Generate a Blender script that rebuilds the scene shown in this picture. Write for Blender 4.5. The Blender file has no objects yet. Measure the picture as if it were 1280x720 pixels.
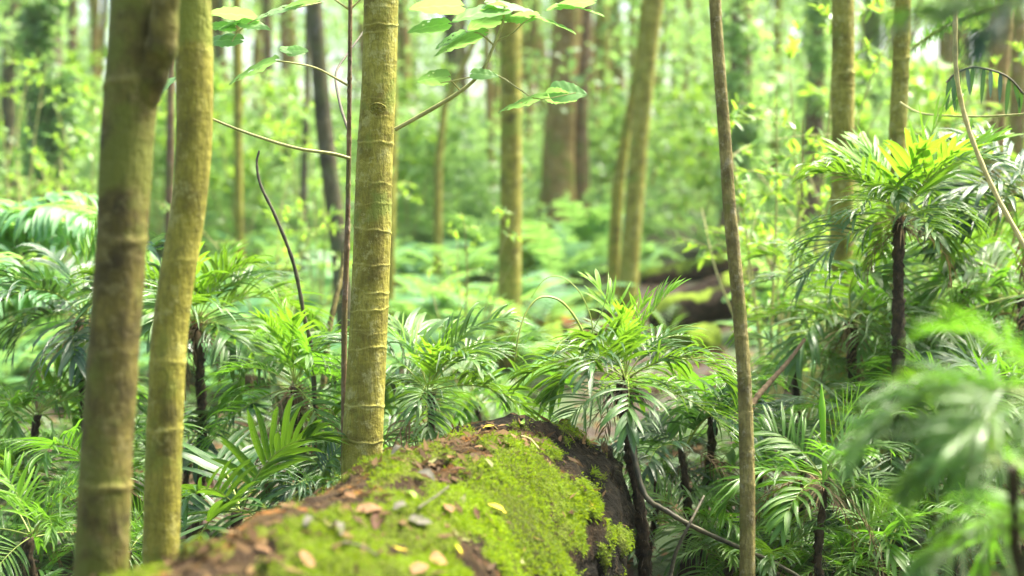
import bpy, math, random
import numpy as np
from mathutils import Vector, Matrix, noise as mn

PI = math.pi
R = math.radians
sc = bpy.context.scene
col = sc.collection
rnd = random.Random(11)
rng = np.random.default_rng(7)

# ------------------------------------------------------------------ camera
CZ, PITCH, FPX = 1.1, R(3.54), 1778.0
cam_d = bpy.data.cameras.new('camera')
cam = bpy.data.objects.new('camera', cam_d)
col.objects.link(cam)
cam.location = (0, 0, CZ)
cam.rotation_euler = (R(90) - PITCH, 0, 0)
cam_d.lens = 50
cam_d.sensor_width = 36
cam_d.clip_end = 1000
cam_d.clip_start = 0.05
cam_d.dof.use_dof = True
cam_d.dof.focus_distance = 3.55
cam_d.dof.aperture_fstop = 2.0
sc.camera = cam


def P(px, py, d):
    """the point seen at photo pixel (px, py) at distance d along the view"""
    x = (px - 640) / FPX * d
    y = -(py - 360) / FPX * d
    return np.array([x, d * math.cos(PITCH) + y * math.sin(PITCH), CZ - d * math.sin(PITCH) + y * math.cos(PITCH)])


def gz(x, y):
    z = 0.0
    if y > 7:
        z += 0.06 * (min(y, 30) - 7)
    if y > 30:
        z += 0.02 * (y - 30)
    z += 0.05 * mn.noise(Vector((x * .6, y * .6, 0))) + 0.02 * mn.noise(Vector((x * 3, y * 3, 5)))
    if x > 1 and y > 4:
        z += 0.05 * min(x - 1, 6) * min((y - 4) / 4, 1)
    return z


# ------------------------------------------------------------------ materials
def new_mat(name):
    m = bpy.data.materials.new(name)
    m.use_nodes = True
    nt = m.node_tree
    nt.nodes.clear()
    out = nt.nodes.new('ShaderNodeOutputMaterial')
    return m, nt, out


def N(nt, typ, **kw):
    n = nt.nodes.new(typ)
    for k, v in kw.items():
        setattr(n, k, v)
    return n


def ramp(nt, fac, stops):
    r = N(nt, 'ShaderNodeValToRGB')
    e = r.color_ramp.elements
    while len(e) < len(stops):
        e.new(0.5)
    for i, (p, c) in enumerate(stops):
        e[i].position = p
        e[i].color = (*c, 1)
    nt.links.new(fac, r.inputs[0])
    return r.outputs[0]


def mixc(nt, fac, a, b, mode='MIX'):
    m = N(nt, 'ShaderNodeMix', data_type='RGBA', blend_type=mode)
    for sock, v in ((m.inputs[0], fac), (m.inputs[6], a), (m.inputs[7], b)):
        if hasattr(v, 'links'):
            nt.links.new(v, sock)
        elif isinstance(v, (int, float)):
            sock.default_value = v
        else:
            sock.default_value = (*v, 1)
    return m.outputs[2]


def math_n(nt, op, a, b=0.0, clamp=False):
    m = N(nt, 'ShaderNodeMath', operation=op, use_clamp=clamp)
    for sock, v in ((m.inputs[0], a), (m.inputs[1], b)):
        if hasattr(v, 'links'):
            nt.links.new(v, sock)
        else:
            sock.default_value = v
    return m.outputs[0]


def noise_n(nt, scale, detail=3, vec=None, rough=.55):
    n = N(nt, 'ShaderNodeTexNoise')
    n.inputs['Scale'].default_value = scale
    n.inputs['Detail'].default_value = detail
    n.inputs['Roughness'].default_value = rough
    if vec is not None:
        nt.links.new(vec, n.inputs['Vector'])
    return n.outputs['Fac']


def leaf_mat(name, c1, c2, c3, rough=.38, trans=.38, tcol=None, spec=.5, pleat=True):
    m, nt, out = new_mat(name)
    at = N(nt, 'ShaderNodeAttribute', attribute_name='luv')
    sep = N(nt, 'ShaderNodeSeparateXYZ')
    nt.links.new(at.outputs['Vector'], sep.inputs[0])
    oi = N(nt, 'ShaderNodeObjectInfo')
    s = math_n(nt, 'ADD', math_n(nt, 'MULTIPLY', sep.outputs[2], .55), math_n(nt, 'MULTIPLY', oi.outputs['Random'], .45))
    c = ramp(nt, s, [(0.1, c1), (0.5, c2), (0.9, c3)])
    # pale midrib, blotches
    tc = N(nt, 'ShaderNodeTexCoord')
    nz = noise_n(nt, 9, 2, tc.outputs['Object'])
    c = mixc(nt, math_n(nt, 'MULTIPLY', nz, .35), c, tuple(x * .55 for x in c2))
    au = math_n(nt, 'ABSOLUTE', sep.outputs[0])
    rib = math_n(nt, 'LESS_THAN', au, .09)
    c = mixc(nt, math_n(nt, 'MULTIPLY', rib, .3), c, tuple(min(1, x * 1.7 + .02) for x in c3))
    # browned tip
    tip = math_n(nt, 'GREATER_THAN', math_n(nt, 'ADD', sep.outputs[1], math_n(nt, 'MULTIPLY', sep.outputs[2], .06)), 1.015)
    c = mixc(nt, math_n(nt, 'MULTIPLY', tip, .7), c, (.16, .10, .03))
    p = N(nt, 'ShaderNodeBsdfPrincipled')
    nt.links.new(c, p.inputs['Base Color'])
    rv_ = math_n(nt, 'ADD', math_n(nt, 'MULTIPLY', nz, .35), math_n(nt, 'MULTIPLY', sep.outputs[2], .16))
    nt.links.new(math_n(nt, 'ADD', rv_, rough - .2), p.inputs['Roughness'])
    p.inputs['Specular IOR Level'].default_value = spec
    if pleat:
        w = math_n(nt, 'SINE', math_n(nt, 'MULTIPLY', sep.outputs[0], 16.0))
        b = N(nt, 'ShaderNodeBump')
        b.inputs['Strength'].default_value = .35
        b.inputs['Distance'].default_value = .002
        nt.links.new(w, b.inputs['Height'])
        nt.links.new(b.outputs[0], p.inputs['Normal'])
    t = N(nt, 'ShaderNodeBsdfTranslucent')
    tc_ = mixc(nt, .6, c, tcol or (c3[0] * 2.2, c3[1] * 2.0, c3[2] * .6))
    nt.links.new(tc_, t.inputs['Color'])
    mx = N(nt, 'ShaderNodeMixShader')
    mx.inputs[0].default_value = trans
    nt.links.new(p.outputs[0], mx.inputs[1])
    nt.links.new(t.outputs[0], mx.inputs[2])
    nt.links.new(mx.outputs[0], out.inputs[0])
    return m


def bark_mat(name, base, light, dark, scale=1.0, mossy=0.0, mosscol=(.12, .17, .02), bump=.8, rough=.8):
    m, nt, out = new_mat(name)
    tc = N(nt, 'ShaderNodeTexCoord')
    at = N(nt, 'ShaderNodeAttribute', attribute_name='luv')
    sep = N(nt, 'ShaderNodeSeparateXYZ')
    nt.links.new(at.outputs['Vector'], sep.inputs[0])
    o = tc.outputs['Object']
    mp = N(nt, 'ShaderNodeMapping')
    mp.inputs['Scale'].default_value = (1, 1, .22)
    nt.links.new(o, mp.inputs[0])
    n1 = noise_n(nt, 9 * scale, 5, o, .6)
    n2 = noise_n(nt, 60 * scale, 4, mp.outputs[0], .65)
    n3 = noise_n(nt, 26 * scale, 5, o, .7)
    c = ramp(nt, n1, [(.32, dark), (.5, base), (.68, light)])
    c = mixc(nt, ramp(nt, n2, [(.45, (0, 0, 0)), (.7, (.55, .55, .55))]), c, dark)
    n5 = noise_n(nt, 16 * scale, 6, o, .75)
    c = mixc(nt, ramp(nt, n5, [(.54, (0, 0, 0)), (.60, (.55, .55, .55))]), c, (light[0] * 1.15, light[1] * 1.2, light[2] * 2.2))
    c = mixc(nt, ramp(nt, n3, [(.57, (0, 0, 0)), (.66, (.55, .55, .55))]), c, tuple(x * .8 for x in dark))
    n4 = noise_n(nt, 5 * scale, 4, o, .6)
    if mossy > 0:
        fine = noise_n(nt, 140 * scale, 4, mp.outputs[0], .7)
    c = mixc(nt, ramp(nt, fine, [(.5, (0, 0, 0)), (.66, (.6, .6, .6))]), c, tuple(x * .55 for x in base))
    c = mixc(nt, ramp(nt, n4, [(.62 - mossy * .35, (0, 0, 0)), (.70 - mossy * .25, (.85, .85, .85))]), c, mosscol)
    ring = math_n(nt, 'MULTIPLY', math_n(nt, 'MULTIPLY', sep.outputs[2], n3), .8, True)
    c = mixc(nt, ring, c, tuple(min(.6, x * 1.25 + .02) for x in light))
    p = N(nt, 'ShaderNodeBsdfPrincipled')
    nt.links.new(c, p.inputs['Base Color'])
    p.inputs['Roughness'].default_value = rough
    p.inputs['Specular IOR Level'].default_value = .3
    h = math_n(nt, 'ADD', n2, n3)
    b = N(nt, 'ShaderNodeBump')
    b.inputs['Strength'].default_value = bump
    b.inputs['Distance'].default_value = .010
    nt.links.new(h, b.inputs['Height'])
    nt.links.new(b.outputs[0], p.inputs['Normal'])
    nt.links.new(p.outputs[0], out.inputs[0])
    return m


def plain_mat(name, c1, c2, scale=20, rough=.7, bump=.3, trans=0):
    m, nt, out = new_mat(name)
    tc = N(nt, 'ShaderNodeTexCoord')
    n = noise_n(nt, scale, 5, tc.outputs['Object'], .65)
    c = ramp(nt, n, [(.35, c1), (.65, c2)])
    p = N(nt, 'ShaderNodeBsdfPrincipled')
    nt.links.new(c, p.inputs['Base Color'])
    p.inputs['Roughness'].default_value = rough
    b = N(nt, 'ShaderNodeBump')
    b.inputs['Strength'].default_value = bump
    b.inputs['Distance'].default_value = .004
    nt.links.new(n, b.inputs['Height'])
    nt.links.new(b.outputs[0], p.inputs['Normal'])
    sh = p.outputs[0]
    if trans:
        t = N(nt, 'ShaderNodeBsdfTranslucent')
        nt.links.new(c, t.inputs['Color'])
        mx = N(nt, 'ShaderNodeMixShader')
        mx.inputs[0].default_value = trans
        nt.links.new(sh, mx.inputs[1])
        nt.links.new(t.outputs[0], mx.inputs[2])
        sh = mx.outputs[0]
    nt.links.new(sh, out.inputs[0])
    return m


M = {}
M['palm'] = leaf_mat('palm_leaf', (.020, .075, .014), (.048, .140, .020), (.11, .23, .024), rough=.29, trans=.34, spec=.8)
M['palm_warm'] = leaf_mat('palm_leaf_warm', (.040, .115, .012), (.085, .20, .018), (.16, .30, .024), rough=.30, trans=.40, spec=.8, tcol=(.25, .6, .03))
M['palm_new'] = leaf_mat('palm_leaf_new', (.12, .28, .018), (.17, .36, .02), (.22, .41, .03), rough=.36, trans=.38, tcol=(.34, .66, .03))
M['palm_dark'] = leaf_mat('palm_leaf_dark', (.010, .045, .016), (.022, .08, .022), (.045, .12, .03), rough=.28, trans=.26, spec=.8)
M['fern'] = leaf_mat('fern_leaf', (.06, .19, .085), (.125, .29, .135), (.23, .42, .21), rough=.45, trans=.42, pleat=False)
M['far'] = leaf_mat('forest_leaf', (.030, .090, .032), (.165, .30, .11), (.46, .60, .26), rough=.4, trans=.45, tcol=(.45, .75, .15), pleat=False)
M['shrub'] = leaf_mat('shrub_leaf', (.08, .19, .04), (.15, .31, .06), (.25, .42, .09), rough=.4, trans=.42, pleat=False)
M['broad'] = leaf_mat('broad_leaf', (.16, .34, .07), (.22, .40, .13), (.3, .48, .18), rough=.4, trans=.42, tcol=(.4, .75, .15), pleat=False)
M['rachis'] = plain_mat('frond_stalk', (.2, .26, .04), (.32, .38, .07), 30, .5, .1)
M['dead'] = plain_mat('dead_frond', (.10, .06, .025), (.26, .17, .08), 25, .8, .3, .2)
M['fibre'] = plain_mat('fibrous_stem', (.014, .009, .005), (.075, .045, .02), 60, .9, .9)
M['twig'] = plain_mat('green_twig', (.24, .23, .06), (.42, .40, .14), 40, .6, .3)
M['twig_dark'] = plain_mat('dark_twig', (.025, .022, .012), (.09, .075, .035), 40, .7, .4)
M['liana'] = plain_mat('liana_bark', (.34, .28, .08), (.56, .46, .17), 40, .6, .3)
M['bark_olive'] = bark_mat('olive_bark', (.26, .235, .030), (.37, .34, .07), (.12, .10, .014), 1.6, .12, (.17, .21, .03))
M['bark_olive_green'] = bark_mat('olive_green_bark', (.225, .205, .022), (.33, .30, .05), (.09, .078, .012), 1.2, .25, (.17, .20, .022))
M['bark_brown'] = bark_mat('brown_bark', (.105, .085, .013), (.18, .15, .028), (.038, .028, .006), 1.5, .45, (.12, .135, .015))
M['bark_warm'] = bark_mat('warm_bark', (.24, .155, .045), (.34, .25, .08), (.13, .08, .025), .6, .35, (.17, .18, .03))
M['bark_red'] = bark_mat('red_bark', (.16, .10, .045), (.24, .17, .08), (.08, .05, .025), .6, .3, (.11, .13, .03))
M['bark_dark'] = bark_mat('dark_bark', (.075, .065, .03), (.13, .115, .05), (.035, .03, .015), .6, .3, (.07, .09, .025))
M['bark_thin'] = bark_mat('sapling_bark', (.20, .165, .045), (.32, .27, .09), (.08, .06, .02), 2.0, .2, (.15, .15, .03))


# ------------------------------------------------------------------ mesh buffer
class MB:
    def __init__(self):
        self.v, self.q, self.a, self.m, self.n = [], [], [], [], 0

    def add(self, V, Q, A=None, mat=0):
        V = np.asarray(V, float).reshape(-1, 3)
        Q = np.asarray(Q, int).reshape(-1, 4)
        if A is None:
            A = np.zeros((len(V), 3))
        self.v.append(V); self.q.append(Q + self.n); self.a.append(np.asarray(A, float))
        self.m.append(np.full(len(Q), mat, int))
        self.n += len(V)

    def arrays(self):
        return np.concatenate(self.v), np.concatenate(self.q), np.concatenate(self.a), np.concatenate(self.m)

    def mesh(self, name, mats, smooth=True):
        V, Q, A, Mi = self.arrays()
        return np_mesh(name, V, Q, A, Mi, mats, smooth)


def np_mesh(name, V, Q, A, Mi, mats, smooth=True):
    me = bpy.data.meshes.new(name)
    me.vertices.add(len(V))
    me.vertices.foreach_set('co', V.astype(np.float32).ravel())
    me.loops.add(len(Q) * 4)
    me.loops.foreach_set('vertex_index', Q.astype(np.int32).ravel())
    me.polygons.add(len(Q))
    me.polygons.foreach_set('loop_start', np.arange(0, len(Q) * 4, 4, dtype=np.int32))
    me.polygons.foreach_set('loop_total', np.full(len(Q), 4, np.int32))
    me.polygons.foreach_set('material_index', Mi.astype(np.int32))
    if smooth:
        me.polygons.foreach_set('use_smooth', np.ones(len(Q), bool))
    at = me.attributes.new('luv', 'FLOAT_VECTOR', 'POINT')
    at.data.foreach_set('vector', A.astype(np.float32).ravel())
    for m in mats:
        me.materials.append(m)
    me.update(calc_edges=True)
    return me


def link(name, mesh, parent=None, loc=(0, 0, 0)):
    o = bpy.data.objects.new(name, mesh)
    o.location = loc
    col.objects.link(o)
    if parent is not None:
        o.parent = parent
    return o


def tag(o, label=None, cat=None, group=None, kind=None):
    for k, v in (('label', label), ('category', cat), ('group', group), ('kind', kind)):
        if v:
            o[k] = v
    return o


def empty(name, loc, label, cat, group=None):
    o = link(name, None, None, tuple(loc))
    o.empty_display_size = .1
    return tag(o, label, cat, group)


def nrm(v):
    v = np.asarray(v, float)
    l = np.linalg.norm(v, axis=-1, keepdims=True)
    return v / np.maximum(l, 1e-9)


def spline(pts, n):
    """Catmull-Rom through points (any dimension)"""
    p = np.asarray(pts, float)
    p = np.vstack([2 * p[0] - p[1], p, 2 * p[-1] - p[-2]])
    k = len(p) - 3
    out = []
    for t in np.linspace(0, k - 1e-6, n):
        i = int(t); f = t - i
        a, b, c, d = p[i], p[i + 1], p[i + 2], p[i + 3]
        out.append(.5 * ((2 * b) + (c - a) * f + (2 * a - 5 * b + 4 * c - d) * f * f + (3 * b - a - 3 * c + d) * f ** 3))
    return np.array(out)


def tube(mb, C, rad, n=8, mat=0, rnd_val=0.5, close=True):
    C = np.asarray(C, float)
    k = len(C)
    rad = np.broadcast_to(np.asarray(rad, float), (k,)) if np.ndim(rad) < 2 else rad
    T = nrm(np.gradient(C, axis=0))
    ref = np.array([0, 1., 0]) if abs(T[0][1]) < .8 else np.array([1., 0, 0])
    A = np.zeros_like(C); a = nrm(np.cross(T[0], ref))
    for i in range(k):
        a = a - T[i] * np.dot(a, T[i]); a = a / np.linalg.norm(a); A[i] = a
    B = np.cross(T, A)
    th = np.linspace(0, 2 * PI, n, endpoint=False)
    V = C[:, None] + rad[:, None, None] * (np.cos(th)[None, :, None] * A[:, None] + np.sin(th)[None, :, None] * B[:, None])
    i, j = np.meshgrid(np.arange(k - 1), np.arange(n), indexing='ij')
    j2 = (j + 1) % n
    Q = np.stack([i * n + j, i * n + j2, (i + 1) * n + j2, (i + 1) * n + j], -1).reshape(-1, 4)
    att = np.zeros((k * n, 3)); att[:, 2] = 0
    V = V.reshape(-1, 3)
    if close and n % 2 == 0:
        for r0 in (0, (k - 1) * n):
            for s in range(n // 2 - 1):
                Q = np.vstack([Q, [[r0 + s, r0 + s + 1, r0 + n - 2 - s, r0 + n - 1 - s]]])
    mb.add(V, Q, att, mat)


def ribbon(mb, C, S, Nn, W, fold, rv, mat=0, u_scale=1.0):
    """leaf blade: centre line C, side vectors S, normals, half widths"""
    k = len(C)
    L = C - S * W[:, None] + Nn * (W * fold)[:, None]
    Rr = C + S * W[:, None] + Nn * (W * fold)[:, None]
    V = np.stack([L, C, Rr], 1).reshape(-1, 3)
    t = np.linspace(0, 1, k)
    A = np.zeros((k, 3, 3))
    A[:, 0, 0] = -1; A[:, 2, 0] = 1
    A[:, :, 1] = t[:, None]; A[:, :, 2] = rv
    Q = []
    for i in range(k - 1):
        b = i * 3
        Q += [(b, b + 1, b + 4, b + 3), (b + 1, b + 2, b + 5, b + 4)]
    mb.add(V, Q, A.reshape(-1, 3), mat)


def leaflet(mb, r, p, d, nn, length, width, droop, fold=.35, segs=6, mat=0, power=(.35, .75), twist=0.0, kink=0):
    pts = [np.array(p, float)]
    dd = np.array(d, float)
    D = []
    for k in range(segs):
        D.append(dd)
        pts.append(pts[-1] + dd * length / segs)
        dd = nrm(dd + np.array([0, 0, -1.]) * droop * (k + 1) / segs + kink * r.normal(size=3) * .05)
    D.append(dd)
    C = np.array(pts); D = np.array(D)
    S = nrm(np.cross(D, nn))
    Nn = np.cross(S, D)
    if twist:
        tw = np.linspace(0, twist, segs + 1)[:, None]
        S, Nn = S * np.cos(tw) + Nn * np.sin(tw), Nn * np.cos(tw) - S * np.sin(tw)
    t = np.linspace(0, 1, segs + 1)
    W = width * np.maximum((t + .02), 0) ** power[0] * np.maximum(1.0 - t, 0) ** power[1] * 1.45 + width * .03
    ribbon(mb, C, S, Nn, W * .5, fold, r.random(), mat)


def frond_mesh(seed, e0, arch, n=15, ll=.36, lw=.042, t0=.2, droop=.35, a0=62, a1=22, mats=None, style='palm', sway=.16, segs=6, rr=.008, gap=0):
    r = np.random.default_rng(seed)
    mb = MB()
    K = 40
    t = np.linspace(0, 1, K)
    th = R(e0) - R(arch) * t ** 1.35
    sw = sway * r.normal() * t ** 2
    dx = np.stack([np.cos(th) * np.cos(sw), np.cos(th) * np.sin(sw), np.sin(th)], 1)
    C = np.vstack([[0, 0, 0], np.cumsum(dx[:-1] / (K - 1), 0)])
    T = nrm(np.gradient(C, axis=0))
    tube(mb, C[::2], rr * (1 - .75 * t[::2]), 5, 1)
    roll = r.normal() * .12
    for s in (-1, 1):
        for i in range(n):
            if r.random() < gap:
                continue
            f = (i + .5 * (s > 0) * .6 + r.normal() * .16) / n
            tt = t0 + (1 - t0) * min(max(f, 0), .995)
            k = tt * (K - 1); k0 = int(k); fr = k - k0
            k1 = min(k0 + 1, K - 1)
            p = C[k0] * (1 - fr) + C[k1] * fr
            Tn = T[k0]
            Y = nrm(np.cross(np.array([0, 0, 1.]), Tn)) if abs(Tn[2]) < .97 else np.array([0, 1., 0])
            Nn = np.cross(Tn, Y)
            ang = R(a0 + (a1 - a0) * f + r.normal() * 7)
            if style == 'palm':
                env = .62 + .5 * math.sin(PI * min(1, .15 + f * .8)) - .25 * f
                w = lw * (.75 + .5 * r.random())
                if f > .88:
                    w *= 1.5
                lift = .28
            else:
                env = max(.10, math.sin(PI * (f * .93 + .07)) ** .8 if f > .35 else .55 + 1.1 * f) * (1.02 - .35 * f)
                w = lw
                lift = .1
            d = Tn * math.cos(ang) + Y * s * math.sin(ang) + Nn * (lift + roll * s + r.normal() * .08)
            leaflet(mb, r, p, nrm(d), Nn, ll * env * (.9 + .2 * r.random()) * (.45 if r.random() < gap * .6 else 1), w, droop * (.6 + .8 * r.random()), .35, segs,
                    0, (.30, .6) if style == 'palm' else (.15, .7), r.normal() * .25, 1)
    if style == 'palm':  # terminal pair, broad
        for s in (-1, 1):
            Tn = T[-1]; Y = np.array([0, 1., 0]); Nn = nrm(np.cross(Tn, Y))
            leaflet(mb, r, C[-1], nrm(Tn + Y * s * .28), Nn, ll * .55, lw * 1.5, droop * .6, .2, segs, 0, (.3, .6))
    return mb.mesh('frond', mats)


def fr_set(prefix, mat, specs, **kw):
    out_ = []
    for i, (e, a) in enumerate(specs):
        k2 = dict(kw)
        k2['n'] = max(6, kw['n'] + (i * 5) % 6 - 2)
        k2['lw'] = kw['lw'] * (.85 + .13 * ((i * 7) % 4))
        k2['gap'] = .12 if i % 2 else .03
        out_.append(frond_mesh(900 + i * 7 + hash_s(prefix), e, a, mats=[mat, M['rachis']], **k2))
    return out_


def hash_s(s):
    return sum(ord(c) * (i + 3) for i, c in enumerate(s)) % 977


PALM_SPECS = [(78, 60), (66, 75), (52, 80), (42, 70), (30, 75), (18, 60), (6, 55), (48, 95), (-8, 50), (25, 95)]
FR = {
    'palm': fr_set('a', M['palm'], PALM_SPECS, n=15, ll=.54, lw=.038, droop=.34),
    'warm': fr_set('b', M['palm_warm'], PALM_SPECS, n=15, ll=.54, lw=.038, droop=.34),
    'dark': fr_set('c', M['palm_dark'], PALM_SPECS, n=13, ll=.56, lw=.044, droop=.38),
    'fine': fr_set('d', M['palm_warm'], PALM_SPECS, n=19, ll=.50, lw=.027, droop=.34),
    'wide': fr_set('e', M['palm'], PALM_SPECS, n=11, ll=.60, lw=.058, droop=.22),
    'new': fr_set('f', M['palm_new'], [(80, 25), (68, 35), (55, 30), (60, 50), (45, 35)], n=8, ll=.46, lw=.062, a0=48, a1=15, droop=.12),
    'newfine': fr_set('g', M['palm_new'], [(84, 30), (74, 40), (62, 45), (68, 60)], n=11, ll=.46, lw=.034, a0=46, droop=.15),
    'dead': [frond_mesh(70 + i, e, a, mats=[M['dead'], M['dead']], n=11, ll=.3, lw=.02, droop=.9) for i, (e, a) in enumerate([(-30, 60), (-50, 45), (-10, 90)])],
    'treefern': [frond_mesh(270 + i, e, a, mats=[M['fern'], M['rachis']], n=30, ll=.34, lw=.042, t0=.1, a0=82, a1=55, droop=1.0, style='fern', segs=5, rr=.008)
             for i, (e, a) in enumerate([(30, 70), (18, 55), (42, 85)])],
    'fern': [frond_mesh(170 + i, e, a, mats=[M['fern'], M['rachis']], n=26, ll=.27, lw=.05, t0=.12, a0=85, a1=50, droop=.3, style='fern', segs=4, rr=.006)
             for i, (e, a) in enumerate([(62, 75), (50, 70), (38, 65), (28, 60), (72, 70)])],
}


def hairy_stem_mesh(seed, H, r0, lean, r1=None):
    """rough fibrous palm stem from the origin up to height H"""
    r = np.random.default_rng(seed)
    mb = MB()
    r1 = r1 or r0 * .85
    n = max(14, int(H / .012)); ns = 12
    t = np.linspace(0, 1, n)
    C = np.stack([lean[0] * t ** 1.3 + .012 * np.sin(t * 5 + seed), lean[1] * t ** 1.3, H * t], 1)
    tube(mb, C, (r0 + (r1 - r0) * t) * (1 + .07 * r.normal(size=n)), ns, 0)
    V = mb.v[0]
    V += r.normal(size=V.shape) * r0 * .2
    # fibres
    for _ in range(int(H * 800)):
        i = r.integers(1, n - 1); a = r.random() * 2 * PI
        p = C[i] + np.array([math.cos(a), math.sin(a), 0]) * r0 * .8
        d = nrm(np.array([math.cos(a), math.sin(a), r.normal() * .8 - .3]))
        leaflet(mb, r, p, d, np.array([0, 0, 1.]) + r.normal(size=3) * .3, .012 + .035 * r.random() ** 2, .0022, .5, 0, 3)
    return mb.mesh('stem', [M['fibre']])


def palm(label, px, py, d, rad_px, fs, n=12, new=0, newset='newfine', dead=2, stem=.018, group='walking stick palms of the understory',
         cat='palm', name='palm', lean=(0, 0), low=0, base=None, zs=(1, 1), yawbias=None):
    c = P(px, py, d)
    g = gz(c[0] - lean[0], c[1] - lean[1])
    H = max(c[2] - g, .05)
    root = empty(name, (c[0] - lean[0], c[1] - lean[1], g - .02), label, cat, group)
    sd = int(px * 3 + py)
    link('stem', hairy_stem_mesh(sd, H + .02, stem * .72, lean), root)
    r = random.Random(sd)
    L = rad_px / FPX * d * (1.22 if d > 3 else 1)
    meshes = FR[fs]
    k = len(meshes)
    n = max(7, round(n * .8)) if d > 3 else n
    for i in range(n):
        # young fronds upright, old ones lower
        q = i / max(1, n - 1)
        vi = [1, 2, 7, 3, 9, 4, 9, 5, 6, 8][min(9, int(q * 9.99))] if k == 10 else r.randrange(k)
        wilt = d > 3 and i > 2 and r.random() < .09
        f = link('frond', r.choice(FR['dead']) if wilt else meshes[vi], root)
        yaw = i * 2.39996 + r.uniform(-.55, .55)
        if yawbias is not None and r.random() < .55:
            yaw = yawbias + r.uniform(-.9, .9)
        s = L * r.uniform(.68, 1.22)
        f.location = (lean[0] + .01 * math.cos(yaw), lean[1] + .01 * math.sin(yaw), H + .02 + .05 * L * (1 - q))
        f.rotation_euler = (r.uniform(-.4, .4), r.uniform(-.25, .25), yaw)
        f.scale = (s, s, s)
    for i in range(new):
        f = link('frond', r.choice(FR[newset]), root)
        s = L * (r.uniform(.9, 1.15) if newset == 'new' else r.uniform(.6, .85))
        f.location = (lean[0], lean[1], H + .03)
        f.rotation_euler = (r.uniform(-.15, .15), r.uniform(-.1, .1), i * 2.1 + r.uniform(-.5, .5) + .3)
        f.scale = (s, s, s)
        f['label'] = 'bright yellow-green young frond'
    if d > 3 and dead > 1:
        rg = np.random.default_rng(sd + 5)
        mbd = MB()
        for _ in range(90 + 60 * (dead > 4)):
            a_ = rg.random() * 6.283; e_ = rg.uniform(-.9, .9)
            dd_ = np.array([math.cos(a_) * math.cos(e_), math.sin(a_) * math.cos(e_), math.sin(e_) * .6])
            leaflet(mbd, rg, np.array([lean[0], lean[1], H]) + dd_ * stem * rg.uniform(.3, 1.2), nrm(dd_), np.array([0, 0, 1.]), L * rg.uniform(.1, .42), .006, .5, .2, 4)
        link('dead_leaf_bases', mbd.mesh('dead_leaf_bases', [M['fibre'] if sd % 2 else M['dead']]), root)
    for i in range(dead):
        f = link('frond', r.choice(FR['dead']), root)
        s = L * r.uniform(.5, .8)
        f.location = (lean[0], lean[1], H - .01)
        f.rotation_euler = (0, 0, r.uniform(0, 2 * PI))
        f.scale = (s, s, s)
        f['label'] = 'withered brown hanging frond'
    return root


# ------------------------------------------------------------------ trunks
def trunk_mesh(seed, pts, rads, ring_gap=.09, ring_amp=.0025, nang=40, step=.004, zlo=-.1, zvis=(0, 1.9), name='trunk', mat=None, lump=.03, flare=0.0, ringw=.0035):
    """pts: (x, y, z) going up.  local coordinates relative to pts[0]"""
    pts = np.array(pts, float); rads = np.array(rads, float)
    z = pts[:, 2]
    zz = np.concatenate([np.arange(z[0] + zlo, zvis[0], .05), np.arange(zvis[0], zvis[1], step), np.arange(zvis[1], z[-1], .15)])
    zi = np.linspace(z[0] - .3, z[-1] + .3, 900)
    wz = max(3, int(.16 / (zi[1] - zi[0]))) | 1
    ker = np.hanning(wz + 2)[1:-1]; ker /= ker.sum()
    def smooth(v):
        q = np.interp(zi, z, v)
        return np.convolve(np.pad(q, wz // 2, mode='edge'), ker, 'valid')
    X = np.interp(zz, zi, smooth(pts[:, 0])); Y = np.interp(zz, zi, smooth(pts[:, 1])); Rr = np.interp(zz, zi, smooth(rads))
    if flare:
        Rr = Rr * (1 + flare * np.exp(-np.maximum(zz - z[0], 0) / .12))
    r = np.random.default_rng(seed)
    th = np.linspace(0, 2 * PI, nang, endpoint=False)
    Z, TH = np.meshgrid(zz, th, indexing='ij')
    ring = np.zeros_like(Z)
    q = z[0] + r.random() * ring_gap
    while q < min(z[-1], zvis[1] + 1):
        w = q + .004 * np.sin(TH + r.random() * 6) * r.uniform(.3, 1.8) + .002 * np.sin(3 * TH + r.random() * 6) + .0012 * np.sin(7 * TH + r.random() * 6)
        arc = np.ones_like(TH)
        if r.random() < .5:
            arc = np.clip(.5 + 1.2 * np.cos(TH - r.random() * 6.28), 0, 1)
        ring += arc * (.25 + 1.1 * r.random() ** 2.2) * np.exp(-((Z - w) / ringw) ** 2)
        q += ring_gap * r.uniform(.25, 1.9)
    lumpn = sum(math.sqrt(1. / k) * np.sin(k * TH + r.random() * 6 + Z * r.uniform(1, 7)) for k in range(1, 6)) * lump * .4
    lumpn += .22 * lump * np.sin(Z * 23 + TH * 2 + 2.2 * np.sin(Z * 7) + r.random() * 5) * (1 if step < .012 else .2)
    RR = Rr[:, None] * (1 + lumpn) + ring * ring_amp
    V = np.stack([X[:, None] + RR * np.cos(TH), Y[:, None] + RR * np.sin(TH), Z], -1) - pts[0]
    A = np.stack([TH, Z, np.clip(ring, 0, 1)], -1)
    k, n = Z.shape
    i, j = np.meshgrid(np.arange(k - 1), np.arange(n), indexing='ij')
    j2 = (j + 1) % n
    Q = np.stack([i * n + j, i * n + j2, (i + 1) * n + j2, (i + 1) * n + j], -1).reshape(-1, 4)
    mb = MB()
    mb.add(V.reshape(-1, 3), Q, A.reshape(-1, 3))
    return mb.mesh(name, [mat])


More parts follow.
